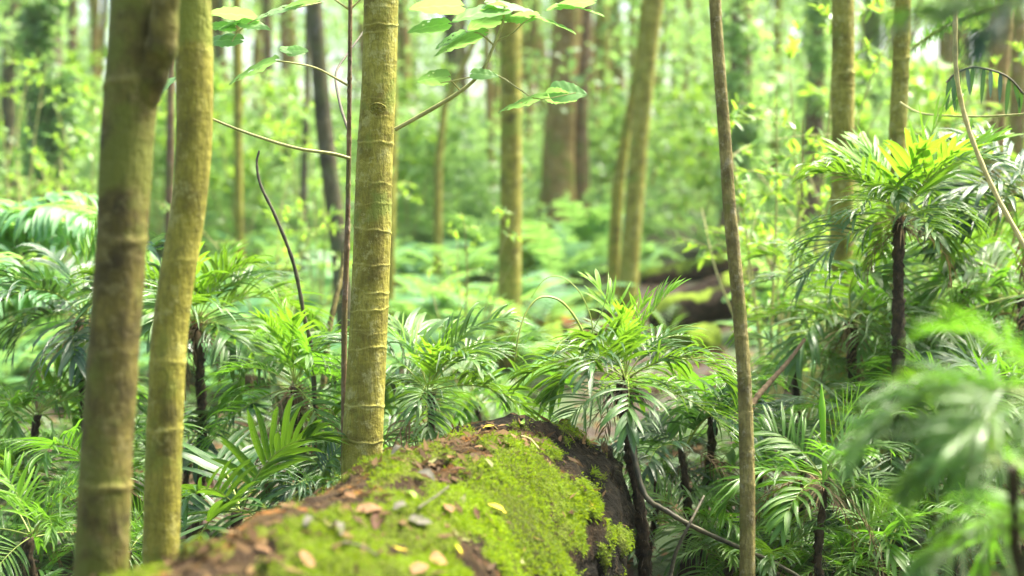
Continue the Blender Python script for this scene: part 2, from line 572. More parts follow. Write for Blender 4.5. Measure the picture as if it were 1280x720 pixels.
def tree_pts(spec, d, top=6.5, dy=0):
    """spec rows (px, py, width px), from top of the photo downwards"""
    rows = []
    for (px, py, w) in spec:
        p = P(px, py, d)
        rows.append((p[0], p[1] + 0, p[2], w / FPX * d / 2))
    rows = rows[::-1]
    a, b = rows[0], rows[1]
    g = gz(a[0], a[1])
    if a[2] > g + .05:
        f = (a[2] - g) / max(b[2] - a[2], .05)
        f = min(f, .7)
        rows.insert(0, (a[0] - (b[0] - a[0]) * f, a[1], g, a[3] * 1.05))
    else:
        rows[0] = (a[0], a[1], min(a[2], g), a[3])
    a, b = rows[-1], rows[-2]
    H = max(top, a[2] + 1.5)
    sl = (a[0] - b[0]) / max(a[2] - b[2], .2)
    rows.append((a[0] + sl * .5 * (H - a[2]) * .5, a[1] + dy, (a[2] + H) / 2, a[3] * .85))
    rows.append((a[0] + sl * .7 * (H - a[2]), a[1] + dy * 1.5, H, a[3] * .6))
    return rows


def tree(label, spec, d, mat, gap=.09, amp=.0025, nang=40, step=None, top=6.5, group='slender trunks of the forest', name='tree', lump=.03, flare=.15, seed=None, ringw=None):
    rows = tree_pts(spec, d, top)
    pts = [r[:3] for r in rows]; rads = [r[3] for r in rows]
    root = empty(name, pts[0], label, 'tree', group)
    step = step or max(.004, d * .0011)
    vis_top = P(640, 0, d)[2] + .3
    me = trunk_mesh(seed or int(spec[0][0] * 7 + d * 13), pts, rads, gap, amp, nang, step, -.1, (pts[0][2], vis_top), 'trunk', M[mat], lump, flare, ringw or max(.0035, d * .001))
    link('trunk', me, root)
    return root, np.array(pts[0])


def branch_part(root, base, pts, r0, r1, mat, name='branch', n=7, k=26):
    mb = MB()
    C = spline(np.array(pts) - base, k)
    rr_ = np.random.default_rng(k + n)
    rs = np.linspace(r0, r1, k) * (1 + .05 * np.convolve(rr_.normal(size=k + 4), np.ones(5) / 2.2, 'valid'))
    tube(mb, C, rs, n, 0)
    return link(name, mb.mesh(name, [M[mat]]), root)


# ------------------------------------------------------------------ broad leaves
def broad_leaf_mesh(seed, holes=.05, heart=True):
    r = np.random.default_rng(seed)
    nu, nv = 9, 16
    V, A = [], []
    for j in range(nv + 1):
        t = j / nv
        w = (math.sin(PI * min(1, t ** .62 * .98 + .02)) ** .75) * .36 + (.012 if t < .98 else 0)
        w *= 1 + .07 * math.sin(j * 2.9 + seed) + .04 * r.normal()
        for i in range(nu + 1):
            u = -1 + 2 * i / nu
            back = .10 * abs(u) ** 1.4 * (1 - t)
            z = -.12 * t ** 2 + .16 * abs(u) * w - .35 * (u * w) ** 2 + .012 * math.sin(t * 26 + abs(u) * 5)
            V.append((t - back, u * w, z)); A.append((u, t * .95, .5 + .3 * math.sin(seed)))
    Q = []
    hc = [(r.uniform(.25, .95), r.uniform(-.9, .9), r.uniform(.03, .07)) for _ in range(int(holes * 100))]
    for j in range(nv):
        for i in range(nu):
            t = (j + .5) / nv; u = -1 + 2 * (i + .5) / nu
            if any(((t - a) ** 2 + ((u - b) * .4) ** 2) < c * c * .6 for a, b, c in hc):
                continue
            b = j * (nu + 1) + i
            Q.append((b, b + nu + 1, b + nu + 2, b + 1))
    mb = MB()
    mb.add(V, Q, A)
    return mb.mesh('leaf', [M['broad']])


BL = [broad_leaf_mesh(i, h) for i, h in enumerate((.0, .03, .08, .05, .02))]


def put_leaf(parent, base, p, yaw, pitch, roll, size, v, name='leaf', meshes=None):
    o = link(name, (meshes or BL)[v % len(meshes or BL)], parent)
    o.location = np.array(p) - base
    o.rotation_euler = (roll, pitch, yaw)
    o.scale = (size,) * 3
    return o


# ================================================================== TREES (near)
tA, bA = tree('thick brown mossy trunk at the front with a broken side fork near its top', [(178, -20, 76), (178, 30, 78), (167, 100, 68), (160, 160, 64), (152, 300, 62), (143, 420, 62), (133, 560, 64), (126, 720, 66)], 2.4,
              'bark_brown', gap=.12, amp=.0026, nang=56, lump=.045, group='slender ringed trunks near the log', ringw=.006)
mb = MB()
st = [P(172, 130, 2.4), P(190, 95, 2.38), P(202, 55, 2.36), P(206, 10, 2.35), P(212, -60, 2.33), P(216, -200, 2.3)]
branch_part(tA, bA, st, .030, .018, 'bark_brown', 'fork', 20, 60)
tB, bB = tree('slim pale olive trunk close beside the thick brown one', [(240, -20, 46), (243, 100, 46), (243, 180, 44), (236, 260, 43), (222, 340, 44), (211, 420, 44), (205, 560, 44), (201, 720, 45)], 2.75,
              'bark_olive_green', gap=.13, amp=.0015, nang=48, lump=.035, group='slender ringed trunks near the log')
tC, bC = tree('straight yellow-olive trunk with crisp leaf-scar rings left of centre', [(477, -20, 44), (474, 100, 43), (468, 200, 46), (465, 300, 46), (461, 400, 47), (456, 500, 49), (453, 560, 52)], 3.5,
              'bark_olive', gap=.028, amp=.0017, nang=96, step=.002, lump=.03, group='slender ringed trunks near the log', ringw=.0022)
# oval scar on the trunk
mb = MB()
sc_c = P(474, 137, 3.5) - bC + np.array([0, -.0475, 0])
for rr_, tt_ in ((.019, .0022), (.013, .0018), (.007, .003)):
    a = np.linspace(0, 2 * PI, 33)
    C = np.stack([sc_c[0] + rr_ * np.cos(a), sc_c[1] + .0045 * (rr_ * np.cos(a) / .019) ** 2 + 0 * a, sc_c[2] + rr_ * .62 * np.sin(a)], 1)
    tube(mb, C, tt_ * (1 + .3 * np.sin(a * 5)), 6, 0)
link('branch_scar', mb.mesh('branch_scar', [M['bark_olive']]), tC)
tD, bD = tree('straight olive-green trunk standing behind the log in mid distance', [(638, -10, 27), (639, 120, 26), (639, 250, 27), (637, 380, 29), (633, 450, 34)], 8.6,
              'bark_olive_green', gap=.2, amp=.003, nang=32, group='mid-distance trunks')
tE, bE = tree('leaning yellow-olive trunk of the close pair right of centre', [(820, -10, 22), (809, 80, 22), (799, 180, 22), (791, 280, 23), (783, 390, 26)], 10.4,
              'bark_olive', gap=.3, amp=.003, nang=28, group='mid-distance trunks')
tree('paler shorter-looking trunk tucked left against the leaning one', [(797, 90, 9), (783, 160, 13), (773, 230, 15), (768, 300, 16), (766, 380, 17)], 10.8,
     'bark_olive_green', gap=.3, amp=.003, nang=24, group='mid-distance trunks', top=4.2)
tF, bF = tree('broad reddish-brown buttressed trunk, left one of the merged pair', [(712, -10, 34), (706, 80, 36), (700, 160, 38), (697, 230, 42), (694, 305, 54)], 16,
              'bark_warm', gap=.6, amp=.006, nang=32, group='far trunks', lump=.08)
tree('darker right-hand trunk merging with the broad reddish pair', [(728, -10, 24), (726, 80, 26), (722, 160, 26), (722, 240, 30)], 16.3,
     'bark_red', gap=.6, amp=.006, nang=28, group='far trunks', lump=.06)
tG, bG = tree('thin dark bowed sapling crossing in front right of centre', [(893, -10, 15), (897, 60, 15), (906, 170, 16), (912, 260, 17), (923, 370, 17), (931, 480, 17), (934, 600, 19), (934, 720, 20)], 3.25,
              'bark_thin', gap=.06, amp=.0012, nang=28, step=.003, group='slender ringed trunks near the log', lump=.05, ringw=.003)
tH, bH = tree('lichen-spotted ringed trunk behind the tall palm, the thicker of two', [(1054, -10, 27), (1054, 100, 28), (1054, 200, 28), (1052, 300, 29), (1050, 380, 30)], 5.2,
              'bark_olive', gap=.09, amp=.003, nang=48, group='mid-distance trunks')
tI, bI = tree('thinner ringed trunk rising just behind the tall palm crown', [(1129, -10, 20), (1126, 80, 21), (1122, 170, 22), (1118, 300, 23), (1116, 400, 24)], 5.0,
              'bark_olive', gap=.07, amp=.003, nang=40, group='mid-distance trunks')
tree('soft olive trunk near the right edge behind the loose vine', [(1256, -10, 24), (1250, 60, 26), (1243, 150, 27), (1240, 240, 28), (1238, 340, 30)], 8.5,
     'bark_warm', gap=.3, amp=.003, nang=28, group='mid-distance trunks')
tL, bL = tree('wide dark trunk wrapped in ivy at the left', [(50, -10, 48), (54, 80, 48), (58, 180, 46), (62, 270, 50)], 13.5,
              'bark_dark', gap=.5, amp=.006, nang=32, group='far trunks', lump=.08)
tree('dark slightly leaning trunk left of the crisp ringed one', [(393, -10, 17), (398, 70, 19), (404, 150, 21), (414, 230, 22), (424, 310, 22), (432, 400, 24)], 8.2,
     'bark_dark', gap=.4, amp=.003, nang=24, group='mid-distance trunks')
tree('dark brown trunk with climbing leaves behind the bowed sapling', [(926, -10, 26), (927, 80, 27), (922, 170, 27), (915, 250, 26), (905, 330, 28)], 13,
     'bark_red', gap=.5, amp=.005, nang=24, group='far trunks', lump=.07)
tree('faded reddish trunk between the bowed sapling and the lichen-spotted trunk', [(1030, -10, 22), (1022, 80, 23), (1016, 180, 25), (1012, 250, 28)], 15,
     'bark_red', gap=.5, amp=.005, nang=24, group='far trunks')
tree('thin reddish stem half hidden behind the slim pale trunk', [(213, 60, 9), (213, 160, 10), (212, 260, 12)], 8, 'bark_red', gap=.3, amp=.002, nang=14, group='thin distant stems')
tS, bS = tree('reddish knobbly young stem hugging the crisp ringed trunk', [(438, 10, 5.5), (437, 100, 5.5), (436, 200, 6), (434, 300, 6.5), (430, 400, 7)], 3.6,
              'bark_red', gap=.03, amp=.0012, nang=14, group='slender ringed trunks near the log', top=2.2, lump=.1)
# far thin trunks
far_list = [
    ('pale thin stem with wavy line in front of the dim wood', [(600, -10, 7), (590, 60, 8), (556, 130, 9), (548, 200, 10), (547, 280, 11)], 12, 'bark_olive'),
    ('narrow cream trunk left of the olive-green one', [(606, -10, 8), (609, 70, 8), (613, 170, 9)], 17, 'bark_warm'),
    ('second narrow brown trunk close to the cream one', [(577, 0, 8), (580, 100, 9), (580, 210, 9)], 19, 'bark_red'),
    ('moss-striped thin trunk above the curved stick', [(296, -10, 11), (297, 100, 12), (298, 180, 11), (298, 270, 12)], 11, 'bark_olive_green'),
    ('dim reddish trunk right of the moss-striped stem', [(333, -10, 12), (335, 100, 12), (332, 240, 13)], 18, 'bark_red'),
    ('dim reddish stem left of the dark leaning trunk', [(352, -10, 9), (356, 100, 10), (354, 230, 12)], 20, 'bark_red'),
    ('dim trunk at the very left edge', [(12, -10, 16), (10, 120, 17), (14, 260, 20)], 16, 'bark_dark'),
    ('dim brown trunk right of the ivy-wrapped one', [(90, -10, 12), (92, 120, 13), (88, 240, 15)], 19, 'bark_red'),
    ('pale far trunk between the thick brown trunk and the ivy', [(120, -10, 10), (118, 100, 10), (116, 230, 12)], 21, 'bark_warm'),
    ('brown slender tree at the right of the reddish pair', [(752, -10, 10), (756, 100, 10), (758, 200, 12)], 22, 'bark_olive'),
    ('thin upright stem in the bright gap beside the leaning trunk', [(860, -10, 7), (868, 90, 7), (880, 200, 9)], 20, 'bark_warm'),
    ('very faint stem behind the fine-leaved shrub', [(972, -10, 10), (970, 100, 11), (968, 220, 12)], 19, 'bark_olive_green'),
    ('thick dim far trunk right behind the ringed pair', [(1092, -10, 22), (1090, 100, 22), (1088, 220, 24)], 18, 'bark_dark'),
    ('leaning far stem right of the thin ringed trunk', [(1190, -10, 12), (1184, 100, 13), (1180, 230, 14)], 17, 'bark_warm'),
    ('olive stem hidden partly by the crisp ringed trunk', [(488, -10, 12), (490, 150, 13), (486, 330, 15)], 9.5, 'bark_olive_green'),
    ('brown trunk behind the upper-right branch tip', [(560, -10, 18), (566, 80, 18), (566, 190, 20)], 24, 'bark_dark'),
    ('brown trunk at the far right edge', [(1275, -10, 20), (1272, 120, 20), (1268, 260, 22)], 12, 'bark_warm'),
    ('thin dark stem behind the curved stick', [(384, 120, 8), (380, 220, 10), (378, 300, 12)], 12, 'bark_dark'),
    ('dim far trunk seen between slim olive trunk and moss-striped stem', [(276, -10, 8), (272, 120, 9), (268, 240, 10)], 22, 'bark_dark'),
]
for lb, sp_, d, mt in far_list:
    tree(lb, sp_, d, mt, gap=.5, amp=.003, nang=16, step=.05, group='thin distant stems', lump=.06)

# ivy on the left trunk
def leafcloud(mb, centre, rad, n, size, r, flat=.6, zs=1.0, shape='ell', droop=.3):
    """n separate leaves in an ellipsoid; each leaf two quads"""
    c = np.asarray(centre, float)
    u = nrm(r.normal(size=(n, 3))) * (r.random((n, 1)) ** (1 / 2.2))
    p = c + u * np.asarray(rad)
    d = nrm(r.normal(size=(n, 3)) * np.array([1, 1, .55]) + np.array([0, 0, -droop]))
    up = nrm(r.normal(size=(n, 3)) * flat + np.array([0, 0, 1.]))
    s = nrm(np.cross(d, up)); nn = np.cross(s, d)
    L = size * (.6 + .8 * r.random((n, 1))); W = L * (.3 + .12 * r.random((n, 1)))
    v0 = p; v1 = p + d * L * .45 - s * W + nn * W * .25; v2 = p + d * L * .5; v3 = p + d * L * .45 + s * W + nn * W * .25
    v4 = p + d * L - nn * L * .08
    V = np.stack([v0, v1, v2, v3, v4], 1).reshape(-1, 3)
    b = np.arange(n)[:, None] * 5
    Q = np.concatenate([b + np.array([[0, 2, 2, 1]]) * 0 + np.array([[0, 1, 4, 2]]), b + np.array([[0, 2, 4, 3]])], 1).reshape(-1, 4)
    rv = np.repeat(np.clip(r.random((n, 1)) * .35 + r.random() * .75, 0, 1), 5, 0)
    A = np.concatenate([np.tile([[0], [-1], [0], [1], [0]], (n, 1)), np.tile([[0], [.4], [.5], [.4], [.8]], (n, 1)), rv], 1)
    mb.add(V, Q, A)


r_ = np.random.default_rng(3)
mb = MB()
for i in range(34):
    py = r_.uniform(-20, 210)
    p = P(54 + r_.normal() * 10 + (14 if py > 80 else 0), py, 13.1) - bL
    leafcloud(mb, p, (.18, .15, .2), 60, .09, r_)
link('ivy', mb.mesh('ivy', [M['far']]), tL)['label'] = 'dark ivy climbing up the trunk'

for tr_, (cx_, dd_, n_, y0_, y1_) in (('dark brown trunk with climbing', (926, 12.8, 26, -20, 260)), ('thick dim far trunk right', (1090, 17.8, 20, -20, 200)), ('faded reddish trunk', (1022, 14.8, 14, -20, 150))):
    for o in [q for q in bpy.data.objects if q.get('label', '').startswith(tr_)]:
        bb_ = np.array(o.location); mb = MB()
        for i in range(n_):
            leafcloud(mb, P(cx_ + r_.normal() * 9, r_.uniform(y0_, y1_), dd_) - bb_, (.15, .13, .2), 45, .085, r_)
        link('ivy', mb.mesh('ivy', [M['far']]), o)

# branch from trunk C to upper right, with broad leaves
pts = [P(494, 162, 3.48), P(530, 142, 3.45), P(573, 116, 3.42), P(600, 92, 3.4), P(617, 58, 3.38), P(628, 30, 3.36), P(631, 8, 3.35)]
br = branch_part(tC, bC, pts, .0055, .003, 'twig')
for pp in ([P(603, 92, 3.4), P(625, 96, 3.38), P(650, 112, 3.36), P(674, 124, 3.35), P(720, 116, 3.34)],
           [P(623, 50, 3.38), P(640, 42, 3.37), P(655, 28, 3.36), P(668, 20, 3.36)],
           [P(575, 113, 3.42), P(562, 98, 3.40), P(556, 88, 3.4)],
           [P(617, 56, 3.38), P(600, 42, 3.36), P(582, 40, 3.35)],
           [P(600, 95, 3.4), P(580, 98, 3.4), P(550, 104, 3.38)]):
    mb = MB()
    tube(mb, spline(np.array(pp) - bC, 14), np.linspace(.0024, .0012, 14), 5, 0)
    o = link('twig', mb.mesh('twig', [M['twig']]), br)
# (attach px, py), (yaw deg, pitch deg, roll deg), length px
LV = [(666, 20, 20, 12, 10, 62, 1), (668, 22, 200, 0, 20, 46, 0), (632, 10, 205, 10, -20, 75, 4), (632, 12, 160, 20, 30, 56, 3),
      (605, 42, 185, 18, 12, 68, 1), (580, 40, 190, 25, -20, 42, 2), (560, 30, 175, 5, 20, 52, 3), (684, 118, 10, 6, -40, 38, 0),
      (678, 122, 200, 12, 15, 62, 2), (690, 114, -8, 2, 60, 44, 4), (700, 6, 15, 5, 10, 60, 2), (612, 4, 10, 5, 20, 66, 0), (560, 96, 180, 4, 40, 40, 3),
      (590, 92, -10, 2, 40, 34, 4), (740, 2, 180, 4, 10, 60, 1), (575, 8, 170, -4, 20, 66, 4)]
for (px, py, yaw, pit, rol, lp, v) in LV:
    put_leaf(tC, bC, P(px, py, 3.38), R(yaw), R(pit), R(rol), lp / FPX * 3.38, v)
# twigs on the thin stem, to the left, with leaves
for pp, r0 in (([P(437, 198, 3.58), P(415, 192, 3.56), P(370, 185, 3.52), P(320, 170, 3.5), P(285, 157, 3.48), P(264, 148, 3.46)], .0048),
               ([P(437, 108, 3.6), P(420, 98, 3.58), P(395, 85, 3.54), P(368, 79, 3.5), P(345, 76, 3.48)], .0032),
               ([P(437, 12, 3.6), P(425, 4, 3.58), P(405, -10, 3.55)], .003),
               ([P(437, 12, 3.6), P(448, 2, 3.6), P(462, -12, 3.6)], .003)):
    branch_part(tS, bS, pp, r0, r0 * .6, 'twig')
for (px, py, yaw, pit, rol, lp, v) in [(343, 76, 205, 22, 15, 66, 2), (300, 50, 185, 0, -30, 54, 0), (292, 34, 178, -6, 20, 38, 1), (300, 28, -6, 8, 30, 40, 0),
                                       (318, 22, 170, -12, 20, 60, 4), (352, 62, 15, 2, 30, 30, 4), (360, 64, -10, -4, 50, 26, 0), (375, 6, 195, 14, -15, 60, 2),
                                       (402, -2, 200, 10, 10, 50, 1), (296, 30, 235, 10, 20, 34, 3), (215, 98, 240, 40, 10, 30, 0), (140, 82, 5, 0, 40, 40, 4)]:
    put_leaf(tS, bS, P(px, py, 3.47), R(yaw), R(pit), R(rol), lp / FPX * 3.47, v)
branch_part(tS, bS, [P(402, 3, 3.56), P(360, 12, 3.5), P(320, 24, 3.47), P(298, 40, 3.46), P(290, 52, 3.45)], .0022, .0012, 'twig')
# dark side branch right of the stem
branch_part(tS, bS, [P(436, 165, 3.6), P(425, 130, 3.75), P(420, 92, 3.9), P(436, 65, 4.0), P(454, 40, 4.1)], .0042, .003, 'twig_dark')


# ================================================================== sticks, lianas
def stick(name, label, cat, pts, r0, r1, mat, n=8, k=60, group=None, wob=.0):
    pts = np.array(pts)
    b = pts[0].copy()
    mb = MB()
    C = spline(pts - b, k)
    if wob:
        C += rng.normal(size=C.shape) * wob
    tube(mb, C, np.linspace(r0, r1, k) * (1 + .12 * np.sin(np.arange(k) * 1.7)), n, 0)
    o = link(name, mb.mesh(name, [M[mat]]), None, tuple(b))
    return tag(o, label, cat, group)


g0 = P(398, 560, 4.0); g0[2] = gz(g0[0], g0[1])
stick('bare_stick', 'dark curved leafless stick rising left of the ringed trunk', 'stick', [g0, P(392, 470, 3.98), P(380, 395, 3.95), P(367, 330, 3.92), P(345, 272, 3.9), P(326, 232, 3.9), P(321, 205, 3.9), P(324, 188, 3.9)], .007, .003, 'twig_dark')
stick('woody_stem', 'brown leaning woody stem between curved stick and ringed trunk', 'stem', [P(398, 600, 4.6), P(404, 480, 4.6), P(412, 410, 4.6), P(426, 345, 4.65), P(436, 280, 4.7)], .011, .008, 'bark_thin')
stick('hanging_liana', 'bright tan liana dropping then slanting down to the right edge', 'liana', [P(1197, -400, 3.6), P(1195, -40, 3.6), P(1194, 40, 3.6), P(1196, 95, 3.6), P(1206, 145, 3.6), P(1222, 192, 3.58), P(1246, 245, 3.55), P(1278, 303, 3.5), P(1340, 420, 3.4), P(1400, 560, 3.3)], .0062, .0065, 'liana')
stick('thin_vine', 'thin pale vine strung level across the upper right', 'vine', [P(1125, 128, 4.4), P(1150, 141, 4.2), P(1190, 145, 4.0), P(1240, 145, 3.9), P(1300, 139, 3.8), P(1420, 110, 3.6)], .0028, .0028, 'twig')
stick('mossy_vine', 'fuzzy moss-covered vine slanting out of the upper right corner', 'vine', [P(1132, 66, 5.2), P(1170, 40, 5.0), P(1200, 24, 4.9), P(1250, 8, 4.8), P(1330, -10, 4.7), P(1500, -60, 4.5)], .006, .009, 'twig')
stick('fallen_branch', 'long thin grey-brown branch lying low right of the log end', 'branch', [P(790, 560, 3.5), P(806, 618, 3.45), P(835, 640, 3.4), P(870, 660, 3.4), P(925, 685, 3.45), P(970, 705, 3.5), P(1030, 740, 3.5)], .0075, .005, 'twig_dark')
stick('dead_stalk', 'dry tan palm stalk slanting down to the bowed sapling', 'stalk', [P(1006, 424, 3.9), P(985, 452, 3.85), P(962, 478, 3.8), P(944, 500, 3.75), P(930, 530, 3.7)], .0045, .010, 'dead')
stick('bent_twig', 'forked dark twig standing under the hanging palm fronds', 'twig', [P(838, 720, 3.3), P(845, 690, 3.3), P(862, 655, 3.3), P(880, 620, 3.35)], .005, .003, 'twig_dark')
stick('dry_stalk', 'short tan stalk poking from the fronds on the right', 'stalk', [P(1166, 592, 3.2), P(1180, 574, 3.2), P(1196, 556, 3.2)], .004, .004, 'liana')

# mossy fuzz on the slanting vine
o = bpy.data.objects['mossy_vine']
mb = MB()
C = spline(np.array([P(1132, 66, 5.2), P(1170, 40, 5.0), P(1200, 24, 4.9), P(1250, 8, 4.8), P(1330, -10, 4.7)]) - np.array(o.location), 200)
r_ = np.random.default_rng(5)
for i in range(700):
    p = C[r_.integers(0, 200)]
    leaflet(mb, r_, p, nrm(r_.normal(size=3) + np.array([0, -.2, .1])), np.array([0, 0, 1.]), .03 + .03 * r_.random(), .006, .3, 0, 2)
link('moss', mb.mesh('moss', [M['palm_warm']]), o)

# hanging dark compound leaf
root = empty('compound_leaf', P(1190, 92, 4.0), 'dark drooping leaf with hanging finger leaflets beside the tan liana', 'leaf')
b_ = P(1190, 92, 4.0)
mb = MB()
C = spline(np.array([P(1183, 103, 4.0), P(1195, 92, 4.0), P(1215, 84, 4.0), P(1240, 88, 4.0), P(1262, 98, 4.0), P(1280, 118, 4.0)]) - b_, 30)
tube(mb, C, .003, 6, 0)
link('stalk', mb.mesh('stalk', [M['twig_dark']]), root)
mb = MB()
for q in np.linspace(.08, .98, 11):
    leaflet(mb, r_, C[int(q * 29)], nrm(np.array([r_.normal() * .12 + .25 * (q - .4), r_.normal() * .3, -1])), np.array([0, -1., .1]), .10 + .02 * r_.normal(), .017, .1, .2, 6)
link('leaflets', mb.mesh('leaflets', [M['palm_dark']]), root)

# arching flower stalks over the palm in the middle
def stalks(label, base, tips, group='arching flower stalks above the middle palm'):
    for i, (pts, rr) in enumerate(tips):
        stick('flower_stalk', label[i], 'flower stalk', [P(*q) for q in pts], rr, rr * .5, 'rachis', 6, 40, group)


stalks(['thick beaded yellow-green stalk arching far left of the middle palm', 'fine stalk arching highest over the middle palm',
        'fine drooping stalk left of the middle palm crown', 'short upright pale stalk out of the middle palm crown'], None,
       [([(738, 440, 3.6), (722, 402, 3.58), (700, 376, 3.56), (675, 372, 3.54), (658, 390, 3.52), (648, 420, 3.5), (644, 450, 3.5)], .0034),
        ([(742, 430, 3.6), (738, 395, 3.6), (722, 362, 3.6), (700, 346, 3.6), (680, 350, 3.6), (664, 372, 3.6)], .0016),
        ([(742, 432, 3.6), (728, 420, 3.56), (705, 425, 3.53), (690, 445, 3.5)], .0022),
        ([(722, 450, 3.5), (735, 425, 3.5), (750, 395, 3.5), (760, 366, 3.5)], .002)])

# ================================================================== PALMS
palm('tall palm with bright yellow-green new fronds on a dark hairy stem', 1128, 272, 4.0, 112, 'palm', 16, 8, 'new', 3, .024, lean=(.03, 0))
palm('palm at the end of the log with fan-like hanging fronds', 782, 475, 3.62, 122, 'palm', 17, 4, 'newfine', 2, .022, lean=(-.05, 0), low=1)
palm('dense bushy palm at the foot of the ringed trunk, right side', 535, 490, 3.85, 115, 'palm', 16, 4, 'newfine', 1, .015)
palm('palm with brown nest-like crown base on a thin dark stem', 368, 484, 4.0, 105, 'warm', 16, 10, 'newfine', 9, .018, lean=(-.01, 0))
palm('tall palm with shaggy dark stem directly behind the slim olive trunk', 246, 404, 4.3, 115, 'palm', 16, 4, 'newfine', 5, .022)
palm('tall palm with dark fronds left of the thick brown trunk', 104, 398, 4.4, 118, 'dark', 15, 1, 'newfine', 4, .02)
palm('small palm with upright pleated new leaf in the lower left corner', 40, 672, 3.5, 110, 'fine', 11, 2, 'newfine', 1, .022)
palm('young palm with a tall furled green spear right of the bowed sapling', 1030, 600, 3.45, 118, 'warm', 13, 1, 'newfine', 2, .014)
palm('leafy palm in front of the lichen-spotted ringed trunk', 1062, 400, 4.5, 120, 'palm', 15, 1, 'newfine', 2, .02)
palm('palm crown spreading between the log end palm and the bowed sapling', 885, 515, 4.1, 88, 'warm', 14, 1, 'newfine', 1, .018)
palm('low palm with long broad grey-green fronds left of the log', 300, 640, 3.5, 120, 'wide', 11, 0, 'newfine', 1, .02)
palm('low grassy palm at the left foot of the ringed trunk', 440, 575, 4.0, 95, 'palm', 13, 1, 'newfine', 1, .015)
palm('palm with striped arching fronds at the left edge', 45, 520, 4.3, 110, 'warm', 13, 1, 'new', 1, .018)
palm('fresh green palm between the two front trunks and the edge', 125, 600, 3.9, 100, 'fine', 13, 0, 'newfine', 1, .018)
palm('palm just right of the tall one, lower crown', 1205, 360, 4.9, 115, 'palm', 14, 1, 'newfine', 2, .02)
palm('palm reaching in from the right edge with dark arching fronds', 1295, 250, 4.3, 120, 'dark', 12, 0, 'newfine', 1, .02)
palm('palm on the slope below the right-edge one', 1275, 370, 4.6, 120, 'warm', 13, 1, 'newfine', 1, .02)
palm('bushy low palm right of the furled spear', 1120, 560, 4.0, 115, 'palm', 14, 1, 'newfine', 1, .018)
palm('dark broad-leaved low palm at the foot of the bowed sapling', 975, 672, 3.9, 75, 'wide', 9, 0, 'newfine', 1, .016)
palm('narrow-leaved palm behind the log end on the right', 856, 560, 3.9, 95, 'dark', 11, 0, 'newfine', 1, .016)
palm('loose palm in the thicket right of the bushy low one', 1205, 500, 4.0, 110, 'fine', 13, 1, 'newfine', 1, .018)
palm('small fresh palm rising past the log crest near mid distance', 600, 505, 4.6, 90, 'warm', 12, 0, 'newfine', 1, .015)
palm('palm low behind the tall palm stem', 1120, 455, 4.7, 105, 'fine', 13, 0, 'newfine', 1, .018)
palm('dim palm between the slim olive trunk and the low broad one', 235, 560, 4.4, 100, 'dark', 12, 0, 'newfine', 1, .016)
palm('palm above the dead stalk', 1000, 462, 4.6, 78, 'fine', 13, 1, 'newfine', 0, .016)
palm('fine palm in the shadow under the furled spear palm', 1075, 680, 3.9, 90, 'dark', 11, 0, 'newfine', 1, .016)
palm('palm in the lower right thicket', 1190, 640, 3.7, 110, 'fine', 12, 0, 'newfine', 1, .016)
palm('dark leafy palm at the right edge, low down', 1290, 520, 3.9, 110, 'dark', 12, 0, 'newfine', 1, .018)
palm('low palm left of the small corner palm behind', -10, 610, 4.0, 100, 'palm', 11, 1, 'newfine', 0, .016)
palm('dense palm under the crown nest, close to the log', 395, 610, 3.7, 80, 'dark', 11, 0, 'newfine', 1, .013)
for q_, a_ in enumerate([
    ('low spreading palm beside the twisted branch right of the log', 862, 655, 3.75, 70, 'warm', 10), ('low dark palm between two dark stems right of the log', 900, 640, 4.2, 78, 'palm', 11),
    ('low palm left of the bowed sapling foot', 905, 700, 3.6, 70, 'warm', 10), ('low palm right of the bowed sapling foot', 965, 715, 3.5, 70, 'palm', 10),
    ('fine low palm below the furled spear', 1045, 715, 3.6, 80, 'fine', 11), ('bright low palm in the bottom right thicket', 1110, 690, 3.6, 85, 'warm', 11),
    ('fine palm standing behind the bushy low one', 1140, 500, 4.3, 85, 'fine', 12), ('palm filling the gap under the tall palm crown, left', 1075, 395, 4.6, 85, 'fine', 11),
    ('palm filling the gap under the tall palm crown, right', 1175, 425, 4.5, 90, 'warm', 11), ('young palm behind the bowed sapling at mid height', 955, 560, 4.2, 85, 'warm', 11),
    ('dark low palm on the far side of the log crest', 815, 600, 4.1, 75, 'dark', 10), ('grassy low palm left of the slim olive trunk foot', 160, 690, 3.4, 75, 'fine', 10),
    ('little bright palm beside the curved stick foot', 405, 540, 4.3, 70, 'warm', 10), ('fine palm low at the right edge thicket', 1230, 590, 3.9, 90, 'fine', 11)]):
    palm(*a_, q_ % 3, 'newfine', 1, .014)
# foreground, strongly blurred
palm('close blurred palm reaching in from the right edge', 1310, 500, 1.75, 225, 'fine', 10, 0, 'newfine', 0, .014, group='close blurred palms', yawbias=PI)
palm('close blurred dark frond tuft hanging in the upper right corner', 1315, 25, 1.5, 165, 'dark', 11, 0, 'newfine', 0, .01, group='close blurred palms', yawbias=PI)
palm('close blurred palm low down in the right corner', 1262, 585, 1.8, 180, 'palm', 12, 0, 'newfine', 0, .010, group='close blurred palms', yawbias=PI)

palm('close blurred dark palm rising at the bottom right corner', 1345, 690, 1.9, 250, 'fine', 13, 0, 'newfine', 0, .012, group='close blurred palms')

# furled spear on the young palm
for o in bpy.data.objects:
    if o.get('label', '').startswith('young palm with a tall furled'):
        rb = np.array(o.location)
        mb = MB()
        C = spline(np.array([P(1031, 605, 3.45), P(1030, 560, 3.45), P(1028, 520, 3.45), P(1027, 480, 3.45)]) - rb, 24)
        tube(mb, C, np.interp(np.linspace(0, 1, 24), [0, .3, .75, 1], [.007, .005, .009, .001]), 8, 0)
        V = mb.a[0]; V[:, 2] = .8
        link('furled_leaf', mb.mesh('furled_leaf', [M['palm_new']]), o)

